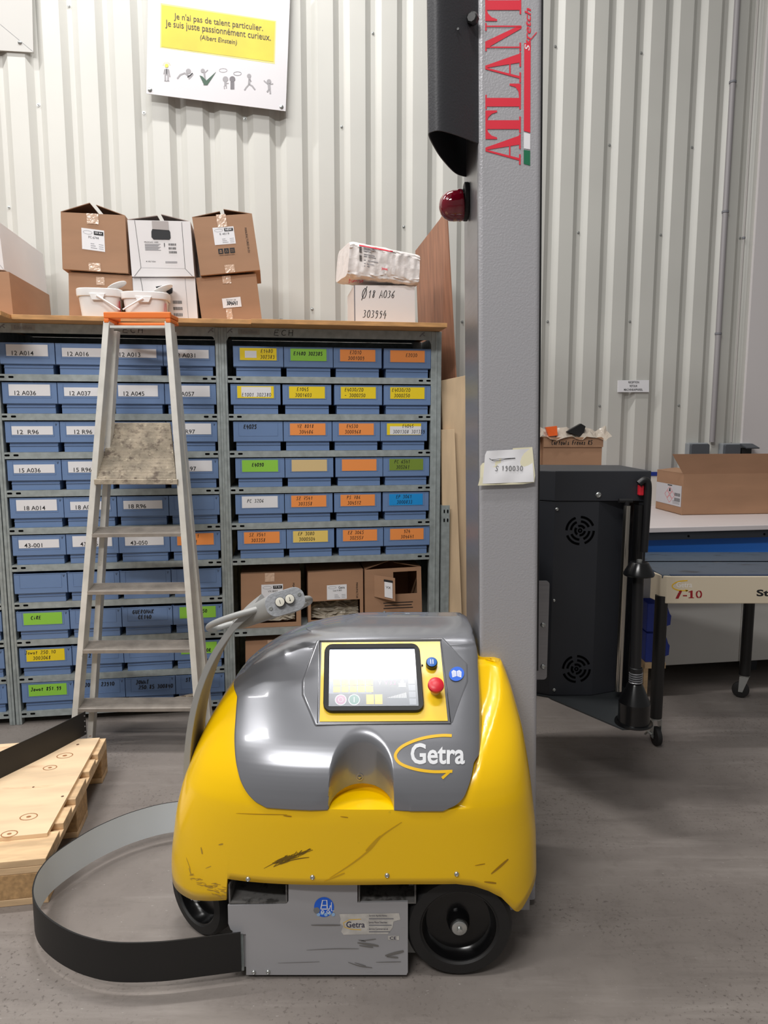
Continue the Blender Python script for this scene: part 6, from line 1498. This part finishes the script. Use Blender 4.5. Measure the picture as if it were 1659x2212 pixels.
# ------------------------------------------------------------------ machine frame on castors
l1, l2 = PZ(1407, 1606, 0), PZ(1600, 1507, 0)
CX0, CX1 = l1.x - .012, l2.x + .03; CY0, CY1 = l1.y - .03, l2.y - .02
cart = thing('machine_table', 'cream-fronted machine table with worn blue-grey top on black castored legs', 'machine table', (CX0, CY0, 0))
zf0, zf1 = PY(1480, 1304, CY0).z, PY(1480, 1245, CY0).z
CXR = CX1 + .30
m = MB(); prf = [(CX0, CY0 + .10), (CX0 + .012, CY0 + .02), (CX0 + .035, CY0), (CXR, CY0), (CXR, CY0 + .012), (CX0 + .042, CY0 + .012), (CX0 + .022, CY0 + .028), (CX0 + .012, CY0 + .10)]
m.prism(prf, lambda x, y, h: Vector((x, y, h)), zf0, zf1, smooth=False); fp_ = m.build('front_panel', M_creampaint, cart, True, bevel=.003)
m = MB(); m.box(CX0 + .016, CXR, CY0 + .0125, CY1 + .012, zf1 - .012, zf1 + .004); m.build('table_top', M_bluesteel, cart, True, bevel=.003)
m = MB(); m.box(CX0 + .05, CXR, CY0 + .006, CY0 + .02, zf1 + .0005, zf1 + .006); m.build('table_edge', mat('edge_blue', (62, 78, 104), .4), cart, True)
m = MB(); zs_ = zf1 + .0045; m.box(CX0 + .016, CXR, CY0 + .30, CY0 + .304, zs_, zs_ + .003); m.build('table_seam', M_dark, cart, True)
m = MB(); put_poly(m, lambda x, y, o: Vector((x, y, zs_ + .0006)), [(CX1 - .18, CY0 + .03), (CXR, CY0 + .03), (CXR, CY0 + .20), (CX1 + .05, CY0 + .17), (CX1 - .03, CY0 + .10), (CX1 - .12, CY0 + .08)]); m.build('bare_patch', mat('bare_metal', (158, 148, 142), .4), cart, True)
m = MB(); m.box(CX0 + .02, CXR, CY1, CY1 + .012, zf0, zf1 - .012); m.build('rear_panel', M_creampaint, cart, True)
ate = lambda u, v, o=0.0: Vector((PY(u, -v, CY0).x, CY0 - .0008 - o, PY(u, -v, CY0).z))
m = MB(); put_text(m, ate, 'Getra', 1461, -1269, 1495, -1257, .0, bold=.01, mi=0)
pts = smoothpath([(1485, -1254, 0), (1466, -1256, 0), (1453, -1263, 0), (1454, -1270, 0), (1466, -1275, 0), (1486, -1276, 0)], 4); ribbon(m, ate, [(p.x, p.y) for p in pts], 2.2, .0, 1); put_poly(m, ate, [(1487, -1275), (1482, -1278.5), (1480, -1273)], .0, 1)
m.build('logo', [mat('pale_print', (238, 232, 226), .4), mat('logo_yellow', (236, 186, 14))], fp_, True)
m = MB()
put_text(m, ate, 'i', 1459, -1293, 1473, -1275.5, .0, shear=.35, bold=.05); put_rect(m, ate, 1475, -1288, 1484, -1285.4, 0)
put_poly(m, ate, [(1487, -1292), (1499, -1292), (1499, -1290.8), (1496, -1290), (1496, -1275.5), (1494, -1275.5), (1487, -1278), (1487, -1279.5), (1491, -1279), (1491, -1290), (1487, -1290.8)], 0)
ribbon(m, ate, [(1509.5 + 5.2 * math.cos(a), -1283.5 + 7.2 * math.sin(a)) for a in [2 * PI * k / 24 for k in range(24)]], [3.2 if abs(math.cos(2 * PI * k / 24)) > .5 else 1.4 for k in range(24)], .0006, 0, True)
m.build('model_lettering', mat('dark_red_print', (150, 24, 34), .4), fp_, True)
m = MB(); put_text(m, ate, 'Str', 1634, -1288, 1676, -1273.5, 0, bold=.03); m.build('lettering', M_ink, fp_, True)
def castor_leg(x, y, rz):
    m = MB(); m.tube([Vector((x, y, .125)), Vector((x, y, zf0 + .03))], .027, 20); m.build('leg', M_black, cart, True) if False else None
    lg = m.build('leg', mat('leg_black', (28, 27, 27), .4), cart, True)
    dx, dy = math.cos(rz), math.sin(rz)            # rolling direction
    ax = Vector((-dy, dx, 0)); c = Vector((x - dx * .014, y - dy * .014, .0425))
    m = MB(); m.lathe([(.0, -.013), (.034, -.013), (.041, -.010), (.042, 0), (.041, .010), (.034, .013), (0, .013)], c, ax, 28); m.build('castor_wheel', M_rubber, lg, True)
    m = MB(); m.lathe([(.026, 0), (.026, .006), (0, .006)], Vector((x, y, .117)), (0, 0, 1), 20)
    for sg in (-1, 1):
        q = ax * sg * .017; f_ = Vector((dx, dy, 0))
        m.hexa([Vector((x, y, .117)) + q - f_ * .022, Vector((x, y, .117)) + q + f_ * .022, c + q + f_ * .010 - Z * .008, c + q - f_ * .010 - Z * .008], [Vector((x, y, .117)) + q * 1.2 - f_ * .022, Vector((x, y, .117)) + q * 1.2 + f_ * .022, c + q * 1.2 + f_ * .010 - Z * .008, c + q * 1.2 - f_ * .010 - Z * .008])
    m.tube([c - ax * .022, c + ax * .022], .005, 8); m.build('castor_fork', M_zinc, lg, True)
    m = MB(); f_ = Vector((dx, dy, 0)); m.tube([c + ax * .02 + Z * .006, c + ax * .03 + f_ * .02 + Z * .012, c + ax * .034 + f_ * .036 - Z * .006], .005, 8); m.build('brake_lever', M_zinc, lg, True)
castor_leg(l1.x + .013, l1.y + .0, rad(95)); castor_leg(l2.x + .012, l2.y, rad(-30)); castor_leg(l1.x + .02, l2.y, rad(60)); castor_leg(CXR - .03, l1.y, rad(20))
# stacking bins on a wooden block
bp0 = PZ(1430, 1482, 0)
YB_ = CY1 + .03
xb0 = PY(1395, 1400, YB_ - .0).x; xb1 = PY(1440, 1370, YB_).x
blk = thing('wooden_crate', 'wooden trestle under the blue stacking bins beside the cart', 'wooden stand', (xb0, YB_, 0))
zw = PY(1430, 1432, YB_).z
m = MB(); m.box(0, PY(1438, 1435, YB_).x - xb0, 0, .10, zw - .03, zw); m.build('top_board', M_palletwood, blk)
for xx in (0.0, PY(1423, 1450, YB_).x - xb0):
    m = MB(); m.box(xx, xx + .022, .01, .09, 0, zw - .0305); m.build('leg', M_palletwood, blk)
for i, (v0, v1) in enumerate(((1432, 1368), (1366, 1304))):
    z0, z1 = (zw + .0006 if i == 0 else PY(1430, v0, YB_).z), PY(1430, v1, YB_).z - .001
    t = thing('stacking_bin', 'dark blue stacking bin, %s of two on the wooden trestle' % ('lower' if i == 0 else 'upper'), 'bin', (xb0 + .005, YB_ + .012, z0), 0, 'dark blue stacking bins')
    w_ = xb1 - xb0 + .02; h_ = z1 - z0
    m = MB(); pr_ = [(0, .08), (w_ * .78, .08), (w_ * .80, h_ * .25), (w_ * .98, h_ * .38), (w_ * 1.02, h_ * .42), (w_, h_ * .72), (w_ * .82, h_ * 1.0), (0, h_)]
    pr_ = [(0, 0), (w_ * .72, 0), (w_ * .78, h_ * .18), (w_ * .98, h_ * .24), (w_, h_ * .56), (w_ * .93, h_ * .64), (w_ * .78, h_ * .98), (0, h_ * .98)]
    m.prism(pr_, lambda x, z, h: Vector((x, h, z)), .0, .005); m.prism(pr_, lambda x, z, h: Vector((x, h, z)), .12, .125); m.box(0, w_ * .72, .005, .12, 0, .004); m.box(0, .004, .005, .12, .004, h_ * .98); m.box(w_ * .955, w_ * .985, .005, .12, h_ * .22, h_ * .56)
    m.build('bin_body', M_navy, t, bevel=.002)
    m = MB(); m.lathe([(.007, 0), (.006, .002), (0, .002)], Vector((w_ * .55, 0, h_ * .34)), (0, -1, 0), 12); m.build('rivet', mat('brass', (170, 150, 90), .4, .5), t)
